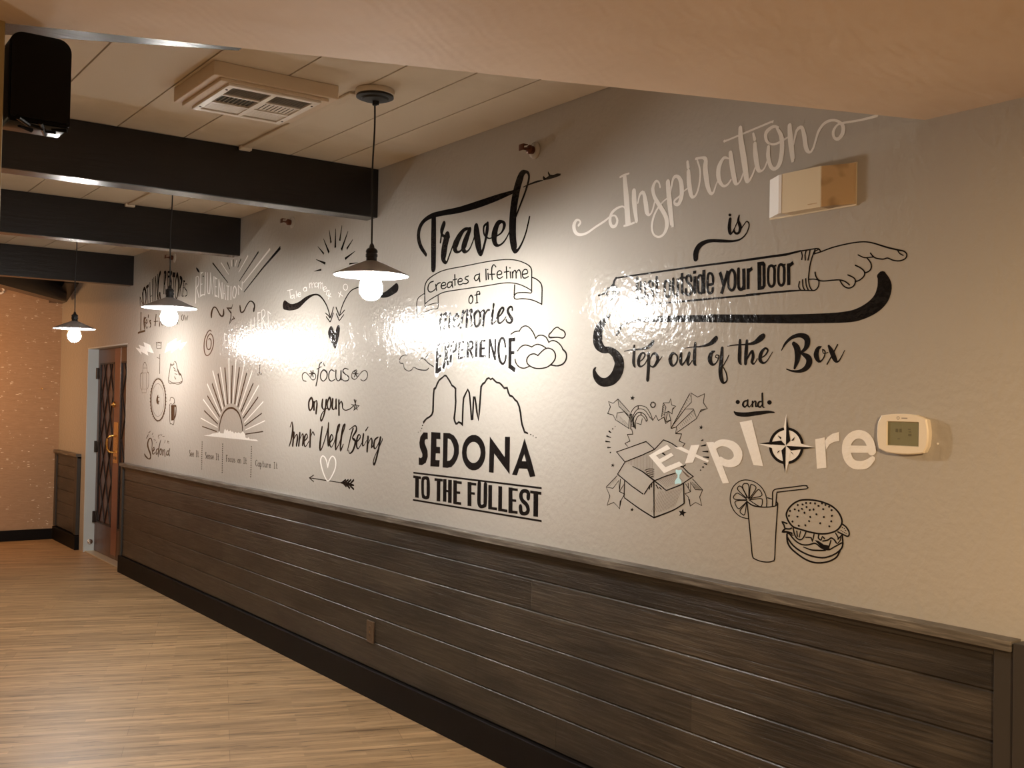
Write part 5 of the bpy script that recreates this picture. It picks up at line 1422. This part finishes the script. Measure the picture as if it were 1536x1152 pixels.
l78371 23832 132 77778 23044 131
l77003 24891 61 77529 24871 167 77483 23163 151 76855 23221 64
l77514 24025 60 77092 24032 60
s76519 24795 164 76520 23325 165 76705 23210 78 77003 23196 61
s76101 24732 160 75948 23385 152 75630 23217 56 75493 23350 161 75439 24672 161
l75438 24646 149 74941 23095 64 74701 24403 159
l74017 24141 58 74506 24259 156 74389 22953 139 73860 22864 56
l74463 23625 56 74048 23561 56
l73691 24088 154 73671 22750 154
l73686 24013 133 72967 22611 132
l72967 22611 152 73020 23807 152
l72747 22595 152 72582 23622 56 72250 22501 141
l72718 22990 55 72360 22933 55
l72152 23489 54 71583 23413 54
l71839 23439 148 71801 22450 148
l71262 23393 146 71226 22430 146
c70534 23320 92 70787 23185 132 70890 22756 141 70652 22516 55 70360 22645 124 70230 23045 141
l69780 22674 138 69886 23330 90 69213 22975 73 69173 23544 141
T|ray_burst_drawing|thin black and white rays fanning up above REJUVENATION, below the second beam|wall drawing|
P|ray|k|0|
l75056 25400 128 71882 23688 48
P|ray|k|0|
l72114 25159 112 71581 24617 65
P|ray|k|0|
l70919 25236 102 70820 24716 64
P|ray|k|0|
l69515 25142 117 70057 24595 64
P|ray|k|0|
l66423 25289 141 69712 23618 57
P|ray|k|0|
l62810 25177 235 65590 24148 138 68835 22794 66
P|ray|w|0|
l73352 25257 97 71786 24268 44
P|ray|w|0|
l71315 25227 115 71219 24778 77
P|ray|w|0|
l70324 25127 111 70558 24715 74
P|ray|w|0|
l68238 25224 138 69880 24242 53
P|ray|w|0|
l64472 25270 167 69001 23425 66
P|speck|k|0|
s78558 25349 106 78237 25177 219 77888 25008 128
P|speck|k|0|
q76846 24581 76883 24552 76978 24546 77076 24568 77118 24605 77081 24635 76985 24640 76888 24618
T|squiggle_drawing|black wavy squiggle at the left of the angular star below REJUVENATION|wall drawing|
P||k|0|
s75031 21467 230 75047 21707 326 74741 22058 163 74318 22117 82 73880 21913 139 73294 21503 144 72872 21380 112 72592 21512 298 72611 21795 164
T|squiggle_drawing|black wavy squiggle at the right of the angular star below REJUVENATION|wall drawing|
P||k|0|
s69499 21865 185 69379 21586 244 69179 21430 96 68742 21499 135 68205 21890 127 67663 22088 81 67170 21984 107 66877 21733 225 66992 21452 280
T|star_drawing|black angular half drawn star between two squiggles|wall drawing|
P||k|0|
l70848 22103 46 71054 21825 107 71886 21897 242 71126 21509 151 71156 21160 166 71457 20679 60
l71458 20689 36 70898 21049 85 70454 21073 159 70753 21244 86
T|spiral_drawing|dark drawn spiral above the sunrise, left of EVERYWHERE|wall drawing|
P||b|0|
s74957 20399 77 75353 20488 79 75850 20297 135 76335 19855 185 76448 19345 207 76267 18877 155 75809 18650 72 75162 18769 111 74615 19183 168 74475 19631 197 74732 20045 132 75190 20217 72 75686 20034 144 75951 19636 204 75852 19274 166 75547 19086 75 75116 19148 127 74949 19447 201 75012 19728 157 75312 19892 75 75495 19812 111
T|everywhere_lettering|thin white arched capitals EVERYWHERE, almost lost in the glare|wall lettering|
P||w|0|
l71829 20022 50 72307 20092 133 72109 19140 116 71701 19088 50
l72210 19645 50 71842 19606 49
l71626 19989 125 71299 19065 49 71027 19988 130
l70173 19941 50 70628 19913 126 70532 19040 112 70089 19035 48
l70587 19486 49 70210 19496 49
l69833 20080 127 69707 19109 127
s69833 20071 49 69437 20086 60 69321 19867 117 69701 19620 85
l69639 19641 88 69072 19144 87
l69069 20094 90 68734 19771 86 68491 20492 122
l68734 19771 126 68781 19324 126
l68348 20203 105 67977 19623 61 67922 20323 55 67577 19700 92 67457 20721 122
l67444 20907 120 67253 19779 119
l66866 20967 119 66735 19989 118
l67357 20296 51 66781 20361 50
l65837 21230 48 66284 21211 117 66152 20192 100 65697 20262 51
l66230 20702 50 65878 20738 50
l65645 21355 115 65495 20206 115
s65645 21346 46 65215 21347 62 65082 21048 107 65529 20778 77
l65461 20797 77 64806 20264 76
l64100 21013 54 64598 21210 111 64423 20155 102 64080 20093 46
T|sunrise_drawing|black arch of a rising sun with black and white rays over a white skyline|wall drawing|
P|sun_arch|k|0|
s72931 13205 140 72776 13773 142 72260 14416 149 71496 14771 137 70652 14873 135 69886 14767 135 69194 14473 138 68640 13879 130 68439 13226 127
P|ray|k|0|
l76427 13429 75 73381 13150 73
P|ray|k|0|
l76077 14601 94 73223 13693 91
P|ray|k|0|
l75469 15689 118 72885 14203 115
P|ray|k|0|
l74572 16592 146 72512 14612 143
P|ray|k|0|
l73417 17294 169 71978 14935 166
P|ray|k|0|
l72083 17706 182 71363 15124 181
P|ray|k|0|
l70660 17822 184 70672 15177 184
P|ray|k|0|
l69324 17686 174 70029 15127 176
P|ray|k|0|
l67981 17263 153 69447 14940 155
P|ray|k|0|
l66801 16574 127 68863 14617 130
P|ray|k|0|
l65912 15653 99 68442 14202 102
P|ray|k|0|
l65235 14599 77 68119 13690 79
P|ray|k|0|
l64935 13421 64 67969 13149 66
P|ray|w|0|
l76731 14033 80 73238 13444 77
P|ray|w|0|
l76360 15428 107 73112 13967 104
P|ray|w|0|
l75581 16561 134 72738 14407 130
P|ray|w|0|
l74502 17513 159 72285 14787 155
P|ray|w|0|
l72963 17750 175 71671 15052 172
P|ray|w|0|
l71341 18346 185 71010 15173 184
P|ray|w|0|
l69989 18257 181 70367 15180 181
P|ray|w|0|
l68390 18026 163 69753 15047 166
P|ray|w|0|
l66992 17401 139 69141 14806 143
P|ray|w|0|
l65848 16425 111 68602 14429 115
P|ray|w|0|
l65010 15368 88 68205 13917 91
P|ray|w|0|
l64669 14127 69 67958 13433 72
P|skyline|w|1|
p76034 12767 74850 12868 74190 12978 73051 13074 72898 13194 72648 13059 72011 13051 71872 13341 71639 13376 71553 13265 71248 13360 71084 13224 70704 13320 70468 13215 70242 13251 70006 13119 69787 13237 69483 13164 69189 13229 68815 13159 68601 13248 68431 13336 68012 13131 67926 12916 67564 12875 67427 12962 67135 12837 66018 12853 65669 12760 71598 12753
T|caption_lettering|tiny black typewriter caption reading See It, leftmost of the four captions under the sunrise|wall lettering|
P|word|k|0|
s78867 11499 50 78994 11565 29 79106 11482 86 78978 11347 67 78846 11213 86 78960 11102 31 79089 11168 50
s78714 11244 29 78492 11261 50 78538 11361 62 78632 11382 39 78724 11285 80 78709 11176 73 78596 11110 30 78472 11161 39
s78350 11252 29 78130 11269 50 78177 11368 62 78268 11389 39 78362 11293 79 78345 11184 73 78235 11118 30 78110 11169 39
P|word|k|0|
s77519 11134 84 77550 11577 84
s77656 11576 29 77445 11579 29
s77624 11133 29 77414 11136 29
s77209 11570 83 77183 11196 82 77120 11143 33 77048 11171 38
s77303 11413 29 77080 11416 28
T|caption_lettering|tiny black typewriter caption reading Sense It, second of the four captions under the sunrise|wall lettering|
P|word|k|0|
s75365 11496 47 75493 11562 28 75606 11484 80 75479 11352 62 75345 11221 80 75462 11116 29 75591 11181 47
s75211 11250 28 74986 11262 45 75033 11359 58 75127 11380 36 75222 11289 73 75206 11184 68 75093 11119 29 74967 11166 36
s74852 11383 79 74834 11122 79
s74847 11304 51 74746 11382 28 74633 11317 73 74620 11121 79
s74272 11345 39 74382 11384 28 74483 11320 78 74373 11254 49 74262 11190 78 74364 11125 28 74483 11164 38
s74118 11257 27 73898 11270 45 73945 11365 57 74037 11386 35 74130 11296 72 74114 11192 66 74003 11128 29 73881 11174 35
P|word|k|0|
s73291 11134 77 73320 11557 77
s73423 11558 28 73215 11557 27
s73395 11134 27 73187 11133 27
s72981 11546 76 72957 11188 75 72894 11136 32 72823 11162 34
s73074 11398 27 72852 11397 27
T|caption_lettering|tiny black typewriter caption reading Focus on It, third of the four captions under the sunrise|wall lettering|
P|word|k|0|
s71353 11124 73 71381 11538 65 71149 11537 27
s71368 11350 27 71197 11350 27
s70911 11377 44 71023 11302 62 71016 11202 63 70895 11127 27 70783 11202 62 70790 11302 62 70911 11377 47
s70424 11330 41 70533 11380 27 70649 11305 61 70643 11206 62 70517 11131 28 70398 11181 35
s70294 11382 72 70282 11196 68 70186 11134 26 70071 11209 42
s70083 11382 71 70067 11134 71
s69723 11347 36 69830 11385 27 69931 11323 71 69822 11261 44 69714 11199 71 69814 11138 26 69931 11175 35
P|word|k|0|
s69126 11389 43 69232 11316 60 69225 11218 61 69110 11144 26 69003 11218 60 69009 11316 60 69126 11389 46
s68879 11392 69 68863 11148 69
s68874 11319 44 68776 11392 26 68670 11331 65 68659 11148 69
P|word|k|0|
s68072 11155 68 68097 11554 68
s68198 11555 26 67996 11554 26
s68172 11154 26 67971 11155 26
s67770 11544 68 67749 11206 67 67689 11158 30 67619 11182 31
s67861 11404 26 67648 11404 26
T|caption_lettering|tiny black typewriter caption reading Capture It, rightmost of the four captions under the sunrise|wall lettering|
P|word|k|0|
s65805 11447 41 65928 11518 26 66059 11400 59 66049 11234 61 65920 11116 28 65780 11187 34
s65421 11309 36 65536 11356 25 65660 11285 53 65654 11191 56 65537 11121 25 65430 11191 39
s65424 11356 64 65421 11191 64 65379 11126 57
s65284 11359 64 65260 10961 64
s65282 11312 30 65158 11359 28 65049 11277 57 65052 11184 51 65160 11125 25 65273 11172 36
s64822 11502 63 64803 11176 62 64738 11129 28 64660 11153 28
s64925 11367 25 64689 11367 25
s64535 11365 63 64525 11191 59 64428 11133 25 64308 11203 36
s64318 11365 62 64304 11133 62
s64150 11368 62 64136 11137 62
s64145 11288 41 64056 11357 27 63933 11345 26
s63793 11256 24 63571 11268 34 63615 11353 44 63707 11371 28 63804 11291 55 63789 11199 52 63680 11141 25 63553 11183 28
P|word|k|0|
s62959 11149 60 62980 11526 60
s63085 11526 24 62875 11525 24
s63063 11149 24 62853 11150 24
s62638 11517 60 62620 11199 59 62558 11154 27 62484 11176 27
s62735 11385 24 62511 11385 24
T|dashed_divider|short vertical dashed black line between See It and Sense It|wall drawing|dashed dividers between the captions
P||k|0|
l76353 12315 163 76352 12245 163
l76351 12162 163 76349 12092 163
l76348 12010 163 76347 11940 163
l76346 11857 163 76345 11787 163
l76344 11705 163 76342 11634 163
l76342 11552 163 76340 11482 163
l76339 11399 163 76338 11329 163
l76337 11247 163 76336 11176 163
l76335 11094 163 76333 11024 163
l76331 10941 163 76331 10871 163
l76330 10789 163 76329 10718 163
l76328 10636 163 76326 10566 163
l76326 10483 163 76324 10413 163
l76322 10331 163 76322 10261 163
T|dashed_divider|short vertical dashed black line between Sense It and Focus on It|wall drawing|dashed dividers between the captions
P||k|0|
l72145 12336 149 72145 12266 149
l72143 12183 149 72143 12112 149
l72143 12030 149 72142 11959 149
l72141 11877 149 72140 11807 149
l72140 11724 149 72139 11654 149
l72138 11571 149 72137 11501 149
l72137 11418 149 72137 11348 149
l72135 11265 149 72135 11195 149
l72133 11112 149 72132 11042 149
l72132 10959 149 72132 10889 149
l72130 10806 149 72130 10736 149
l72130 10653 149 72129 10583 149
l72128 10501 149 72127 10430 149
l72127 10348 149 72126 10277 149
T|dashed_divider|short vertical dashed black line between Focus on It and Capture It|wall drawing|dashed dividers between the captions
P||k|0|
l66835 12381 132 66836 12310 132
l66837 12228 132 66837 12157 132
l66837 12075 132 66837 12005 132
l66838 11922 132 66839 11852 132
l66839 11769 132 66839 11699 132
l66840 11617 132 66840 11546 132
l66840 11464 132 66841 11394 132
l66842 11311 132 66842 11241 132
l66843 11158 132 66844 11088 132
l66843 11005 132 66844 10935 132
l66845 10853 132 66845 10782 132
l66845 10700 132 66846 10630 132
l66847 10547 132 66847 10477 132
l66847 10395 132 66847 10324 132
T|anchor_drawing|tiny black line with a double loop at its lower end beside the sunrise|wall drawing|
P||k|0|
l65727 18284 69 65762 17238 69
s65725 17276 54 65881 17107 37 66089 17128 44 66056 17231 36 65763 17250 27
s65763 17250 27 65472 17273 29 65388 17169 63 65540 17122 28 65722 17227 40
l65950 17756 23 65578 17756 23
l65879 17564 23 65606 17574 23
T|nothing_restores_lettering|tall black arched capitals NOTHING RESTORES behind the middle hanging lamp|wall lettering|
P||k|0|
l92738 23442 140 92844 24203 140
l92823 24189 89 91955 23468 88
l91914 23466 134 92207 24547 134
c91593 24841 285 91967 24559 240 91855 23713 182 91512 23421 68 91108 23781 233 91183 24440 313
l91122 24881 255 90426 24985 253
l90779 25002 133 90447 23381 133
l90099 25242 153 89873 23460 152
l89465 25482 151 89181 23425 150
l89999 24045 48 89461 24041 48
l89034 25561 150 88805 23458 150
l88354 23474 130 88607 25640 130
l88585 25609 120 87757 23456 119
l87738 23455 128 88056 25765 128
s87355 25788 379 87691 25386 331 87826 24302 222 87569 23420 189 87176 23565 213 87324 24034 380
l86300 25778 162 86226 23941 162
s86299 25766 133 85891 25599 369 86033 24902 211 86218 24747 136
l86073 24736 114 85718 23859 113
l85385 25722 140 85192 23932 140
l85381 25665 171 84939 25642 170
l85352 25296 170 84909 25269 169
l85231 23992 179 84810 24005 179
s84440 25524 364 84732 25242 349 84377 24709 234 84473 24158 204 84666 23949 173
l84185 25361 388 83422 25265 386
l83790 25159 139 83942 23561 139
c82982 25281 324 83292 24895 202 83425 23966 169 83142 23382 95 82756 23640 193 82620 24508 237
l82292 25028 135 82440 23453 135
s82290 25000 221 81870 24719 360 82192 24145 187
l82225 24148 99 81841 23453 99
l81336 24619 132 81605 23393 132
l81467 24619 143 81103 24556 143
l81558 24084 44 81164 24064 43
l81607 23414 47 81215 23440 47
s80532 24282 43 80957 24344 71 81098 24058 108 80589 23749 95 80567 23452 97 81016 23393 51
T|life_is_lettering|tall thin black words starting Life with a barred L, half hidden by the middle lamp|wall lettering|
P||k|0|
l92424 22850 182 92388 21257 182
l93186 21082 165 91085 21179 162
s91478 22317 199 91542 21903 194 91300 21385 177
s90942 22287 83 91328 22189 170 91333 21773 197 91258 21353 194
l91580 21875 51 91028 21906 51
s90901 21799 57 90553 21851 133 90671 22094 64 90917 21989 148 90921 21574 140 90609 21352 49 90327 21486 86
l90219 22511 171 90313 22240 171
s89557 21975 63 89861 21933 173 89527 21611 170 89779 21401 126
l88175 22421 187 88375 21437 187
l88727 21826 59 87512 21808 58
s86982 22065 143 87202 21390 144
c86081 21675 138 86161 21478 108 86384 21407 45 86622 21502 95 86735 21709 145 86654 21907 109 86430 21977 45 86193 21881 62
s85744 22391 142 85663 21371 142
c84482 21590 134 84559 21397 105 84776 21326 45 85006 21420 93 85116 21624 141 85038 21818 106 84820 21888 45 84590 21794 61
c83143 21630 131 83210 21458 104 83397 21395 44 83597 21478 92 83692 21659 137 83624 21832 105 83436 21894 44 83237 21810 61
s82604 22094 134 82546 21324 134
c81186 21741 125 81252 21591 96 81433 21538 43 81624 21612 85 81714 21770 132 81648 21920 97 81466 21973 43 81275 21899 57
l81022 21947 114 80794 21504 62 80635 21764 43 80390 21493 53 80191 21846 118
T|bolt_drawing|white zigzag lightning bolt at the left above the drawn bottle|wall drawing|white lightning bolts
P||w|0|
p93798 19827 92353 19678 92892 20038 91066 19797 91499 20228 89617 19924 88509 19173 90306 19377 90024 19016 92131 19431 91966 19151
T|bolt_drawing|white zigzag lightning bolt at the right above the drawn boot|wall drawing|white lightning bolts
P||w|0|
p85665 19149 85011 19847 82797 20207 82908 19893 81583 20039 81928 19780 80266 19827 81719 19214 82235 19448 84110 19048 83891 19352
T|bottle_drawing|faint thin outline of a capped bottle, left of the saw blade drawing|wall drawing|
P||b|0|
c90956 18490 50 91424 18173 67 91577 17641 61 92158 17409 76 92076 16453 76 91755 16213 26 90274 16212 25 89808 16446 72 89756 17440 73 90203 17681 58 90437 18155 70
l91472 17580 79 91360 16260 79
l90388 17566 78 90278 16259 78
l91655 16213 75 91526 15880 30 90343 15883 31 90274 16212 77
l91508 17997 24 90266 17976 24
l91472 17580 24 90388 17566 24
T|lantern_drawing|faint thin outline of a hanging lantern between the two white lightning bolts|wall drawing|
P||k|0|
l87928 20078 35 86545 20027 34
l87928 20078 106 87776 19589 106
l86600 20029 109 86667 19508 109
l87773 19555 34 86650 19518 34
l87629 19826 34 86797 19768 34
l87677 18822 37 86986 18707 37
l86886 19058 110 86932 18717 110
l86858 18716 110 86866 17451 110
s87640 19970 44 87183 20010 40 86809 19911 47
T|boot_drawing|black sketched lace up hiking boot, right of the lantern drawing|wall drawing|
P||k|0|
s84096 18204 117 84279 17652 116 84527 17043 120 84487 16753 79 83972 16617 39 83031 16634 38 82182 16559 39 81204 16743 80 81372 17231 75 81992 17346 63 82410 17788 93 82713 18231 78 83131 18377 42 83488 18137 45 84096 18204 40
l83385 17914 64 82844 17740 64
l83196 17680 54 82562 17572 53
l83006 17413 51 82376 17340 51
l83073 17183 85 82683 16961 85
l84005 18147 90 83823 18032 51 83150 18185 61
s84427 16875 55 83376 16691 50 82026 16694 50 81109 16797 52
s82272 17731 87 81917 17454 123 81494 17329 68
T|saw_blade_drawing|black toothed round saw blade drawing above the small script Sedona|wall drawing|
P||k|0|
c85137 15327 235 85187 14807 228 85419 14335 195 85812 13954 148 86327 13702 100 86921 13605 76 87535 13675 98 88107 13907 144 88583 14281 192 88911 14760 233 89054 15298 253 89000 15836 245 88752 16322 208 88337 16704 154 87799 16945 102 87198 17024 76 86587 16936 96 86028 16690 139 85577 16314 183 85269 15844 202
p85078 15327 85075 15173 84839 15165
p85080 15058 85104 14907 84872 14883
p85130 14796 85181 14651 84962 14610
p85229 14546 85304 14411 85101 14354
p85370 14313 85470 14191 85287 14120
p85553 14105 85675 13998 85517 13915
p85774 13924 85916 13836 85786 13742
p86026 13778 86183 13709 86087 13607
p86306 13667 86475 13622 86415 13513
p86606 13597 86784 13575 86757 13462
p86918 13568 87098 13570 87114 13456
p87235 13582 87415 13609 87468 13497
p87550 13638 87728 13689 87816 13582
p87856 13737 88021 13811 88147 13712
p88142 13875 88294 13972 88453 13881
p88404 14050 88539 14165 88725 14087
p88632 14257 88747 14389 88957 14326
p88822 14492 88913 14636 89144 14590
p88970 14747 89030 14901 89276 14872
p89069 15018 89104 15177 89355 15167
p89117 15296 89121 15456 89377 15465
p89115 15575 89090 15732 89341 15760
p89061 15848 89007 15998 89243 16043
p88956 16105 88875 16245 89093 16307
p88805 16344 88698 16468 88894 16546
p88611 16555 88481 16662 88649 16752
p88377 16735 88228 16822 88365 16922
p88114 16878 87951 16943 88050 17050
p87824 16982 87651 17023 87712 17135
p87516 17043 87336 17060 87364 17175
p87201 17063 87020 17054 87005 17167
p86884 17038 86705 17005 86653 17115
p86572 16972 86398 16916 86313 17019
p86273 16865 86114 16787 85992 16881
p85997 16721 85852 16623 85700 16708
p85747 16543 85619 16428 85443 16500
p85531 16337 85423 16207 85226 16265
p85352 16106 85267 15966 85052 16007
p85214 15857 85158 15708 84931 15734
p85123 15595 85090 15442 84858 15451
c85520 15305 59 85579 14849 56 85821 14445 46 86220 14140 32 86731 13972 21 87293 13960 21 87840 14110 31 88305 14406 44 88627 14812 57 88767 15280 63 88705 15749 60 88449 16161 48 88033 16465 33 87510 16624 21 86945 16621 21 86407 16460 30 85959 16160 43 85652 15760 49
P|emblem|k|0|
s87147 15635 168 87304 15301 484 87039 15065 302
l87500 15442 60 86710 15523 60
l87414 15138 59 86684 15201 59
T|beer_mug_drawing|small black drawn beer mug with dark beer, right of the saw blade|wall drawing|
P||k|0|
s84022 15261 91 83811 15512 44 83094 15470 50 82875 15198 111 83199 14993 41 83888 15023 39 84109 14891 67
p83736 14914 82968 14941 82960 13736 83583 13694
s84054 14929 115 83891 13576 109 83478 13439 38 82914 13509 105 82883 14942 113
s82903 14832 73 82508 14819 196 82516 14201 212 82831 13903 162
T|sedona_script_lettering|small black brush script Sedona near the door, lowest on the wall there|wall lettering|
P||k|0|
s88449 11140 92 88365 11634 188 88519 11974 158 88892 12095 68 89357 11932 185 89596 11534 320 89292 11160 234 88784 10797 279 88712 10502 244 89145 10354 87 89878 10476 159 90381 10670 174
s88250 11006 89 87706 11223 132 87811 11371 66 88113 11252 141 88246 10958 198 87983 10808 62 87500 10980 83
s86698 11316 71 87149 11210 122 87233 10921 186 86982 10858 70 86707 11041 115
s86104 12020 119 86378 11670 180 86638 11139 232 86662 10675 121
c86093 11315 121 86332 11106 178 86161 10856 75 85871 10988 146 85878 11259 179
l85525 11332 208 85483 10810 208
s85475 11077 110 85138 11326 61 84993 11170 164 84891 10812 172
s84021 11262 61 84396 11221 98 84538 10983 174 84241 10919 74 83984 11149 127
s83803 11420 160 84007 11079 188 83791 10896 134
T|tagline_lettering|tiny illegible arched tagline directly above the script Sedona|wall lettering|
P||b|0|
l90056 12012 72 89904 12130 72
l89835 12084 90 89661 12309 89
l89681 12163 83 89445 12414 83
l89453 12511 46 89096 12629 46
l89170 12568 52 88863 12699 51
l88444 12400 58 88143 12564 58
l88271 12214 42 88042 12280 42
l88017 11984 36 87634 12046 36
l87776 11888 43 87399 12008 43
l87302 11773 47 87049 11869 46
l86806 12267 87 86669 12461 87
l86586 12370 49 86220 12524 49
l86132 12362 53 85771 12539 53
l85681 12355 33 85163 12383 33
l86643 12131 97 86578 12275 97
l85120 11839 82 84920 12103 82
l84460 11843 79 84260 12082 79
l84243 11861 33 83884 11904 33
l84281 11980 33 83936 12021 33
"""
def catmull(pts, closed):
    n = len(pts); out = []
    seg = n if closed else n - 1
    for i in range(seg):
        if closed: p0, p1, p2, p3 = pts[(i - 1) % n], pts[i], pts[(i + 1) % n], pts[(i + 2) % n]
        else: p0, p1, p2, p3 = pts[max(0, i - 1)], pts[i], pts[i + 1], pts[min(n - 1, i + 2)]
        d = math.dist(p1[:2], p2[:2]); k = max(2, min(7, int(d / .012) + 2))
        for j in range(k):
            t = j / k; t2, t3 = t * t, t * t * t
            out.append(tuple(.5 * (2 * b + (c - a) * t + (2 * a - 5 * b + 4 * c - d_) * t2 + (3 * b - a - 3 * c + d_) * t3) for a, b, c, d_ in zip(p0, p1, p2, p3)))
    if not closed: out.append(pts[-1])
    return out
def ribbon(bm, pts, x, closed=False, rnd=True):
    pts = [p for i, p in enumerate(pts) if i == 0 or math.dist(p[:2], pts[i - 1][:2]) > 1e-5]
    n = len(pts); L_, R_ = [], []
    if n < 2: return
    for i, p in enumerate(pts):
        if closed: a, b = pts[(i - 1) % n], pts[(i + 1) % n]
        else: a, b = pts[max(0, i - 1)], pts[min(n - 1, i + 1)]
        v1 = Vector((p[0] - a[0], p[1] - a[1])); v2 = Vector((b[0] - p[0], b[1] - p[1]))
        if v1.length < 1e-9: v1 = v2
        if v2.length < 1e-9: v2 = v1
        v1.normalize(); v2.normalize(); t = v1 + v2
        if t.length < .2: t = v2.copy()
        t.normalize(); nn = Vector((-t.y, t.x)); k = min(1.6, 1 / max(.3, t.dot(v2)))
        w = max(p[2], .0008) / 2 * k
        xx = x - (0 if closed else .00025 * i / n)      # a loop of the stroke lies on top of its own start
        L_.append(bm.verts.new((xx, p[0] + nn.x * w, p[1] + nn.y * w))); R_.append(bm.verts.new((xx, p[0] - nn.x * w, p[1] - nn.y * w)))
    for i in range(n if closed else n - 1):
        j = (i + 1) % n; bm.faces.new([L_[i], L_[j], R_[j], R_[i]])
    if rnd and not closed:
        for (c, q, s_) in ((pts[0], pts[1], 0), (pts[-1], pts[-2], 1)):
            r = max(c[2], .0008) / 2; a0 = math.atan2(c[1] - q[1], c[0] - q[0])
            vs = [bm.verts.new((x, c[0] + r * math.cos(a0 + math.pi * (k / 6 - .5)), c[1] + r * math.sin(a0 + math.pi * (k / 6 - .5)))) for k in range(7)]
            bm.faces.new(vs)
def build_part(name, strokes, layer, m, parent):
    bm = BM()
    for i, (k, data) in enumerate(strokes):
        x = -.0006 - layer * .0003 - (i % 8) * .00003
        if k in 'pq':
            loops = [catmull([(a, b, 0) for a, b in lp], True) if k == 'q' else lp for lp in data]
            loops = [[Vector((p[0], p[1], 0)) for p in lp] for lp in loops]
            vs = [bm.verts.new((x, p.x, p.y)) for lp in loops for p in lp]
            for tr in tessellate_polygon(loops):
                try: bm.faces.new([vs[q] for q in tr])
                except ValueError: pass
        elif k == 's': ribbon(bm, catmull(data, False), x)
        elif k == 'c': ribbon(bm, catmull(data, True), x, True)
        elif k == 'o': ribbon(bm, data, x, True)
        else: ribbon(bm, data, x, False, False)
    for f in bm.faces:
        f.normal_update()
        if f.normal.x > 0: f.normal_flip()
    me = bpy.data.meshes.new(name); bm.to_mesh(me); bm.free()
    return link(name, me, m, parent)
def build_mural():
    things = []
    for ln in DECALS.strip().split('\n'):
        if ln[:2] == 'T|': things.append((ln.split('|')[1:], []))
        elif ln[:2] == 'P|': things[-1][1].append((ln.split('|')[1:], []))
        else:
            k, rest = ln[0], ln[1:]
            if k in 'pq':
                data = []
                for lp in rest.split('|'):
                    q = [int(a) / 1e4 for a in lp.split()]; data.append(list(zip(q[0::2], q[1::2])))
            else:
                q = [int(a) / 1e4 for a in rest.split()]; data = list(zip(q[0::3], q[1::3], q[2::3]))
            things[-1][1][-1][1].append((k, data))
    for (nm, lab, cat, grp), parts in things:
        ys, zs = [], []
        for _, st in parts:
            for k, d in st:
                for p in (d if k not in 'pq' else d[0]): ys.append(p[0]); zs.append(p[1])
        org = Vector((0, (min(ys) + max(ys)) / 2, (min(zs) + max(zs)) / 2))
        root = None
        if parts[0][0][0] == '':
            (_, mk, lay, pl), st = parts[0]
            root = build_part(nm, st, int(lay), VIN[mk], None); parts = parts[1:]
            root.data.transform(Matrix.Translation(-org)); root.location = org
        else:
            root = empty(nm, org)
        tag(root, lab, cat, grp or None)
        for (pn, mk, lay, pl), st in parts:
            o = build_part(pn, st, int(lay), VIN[mk], root); o.data.transform(Matrix.Translation(-org))
            if pl: o['label'] = pl
build_mural()
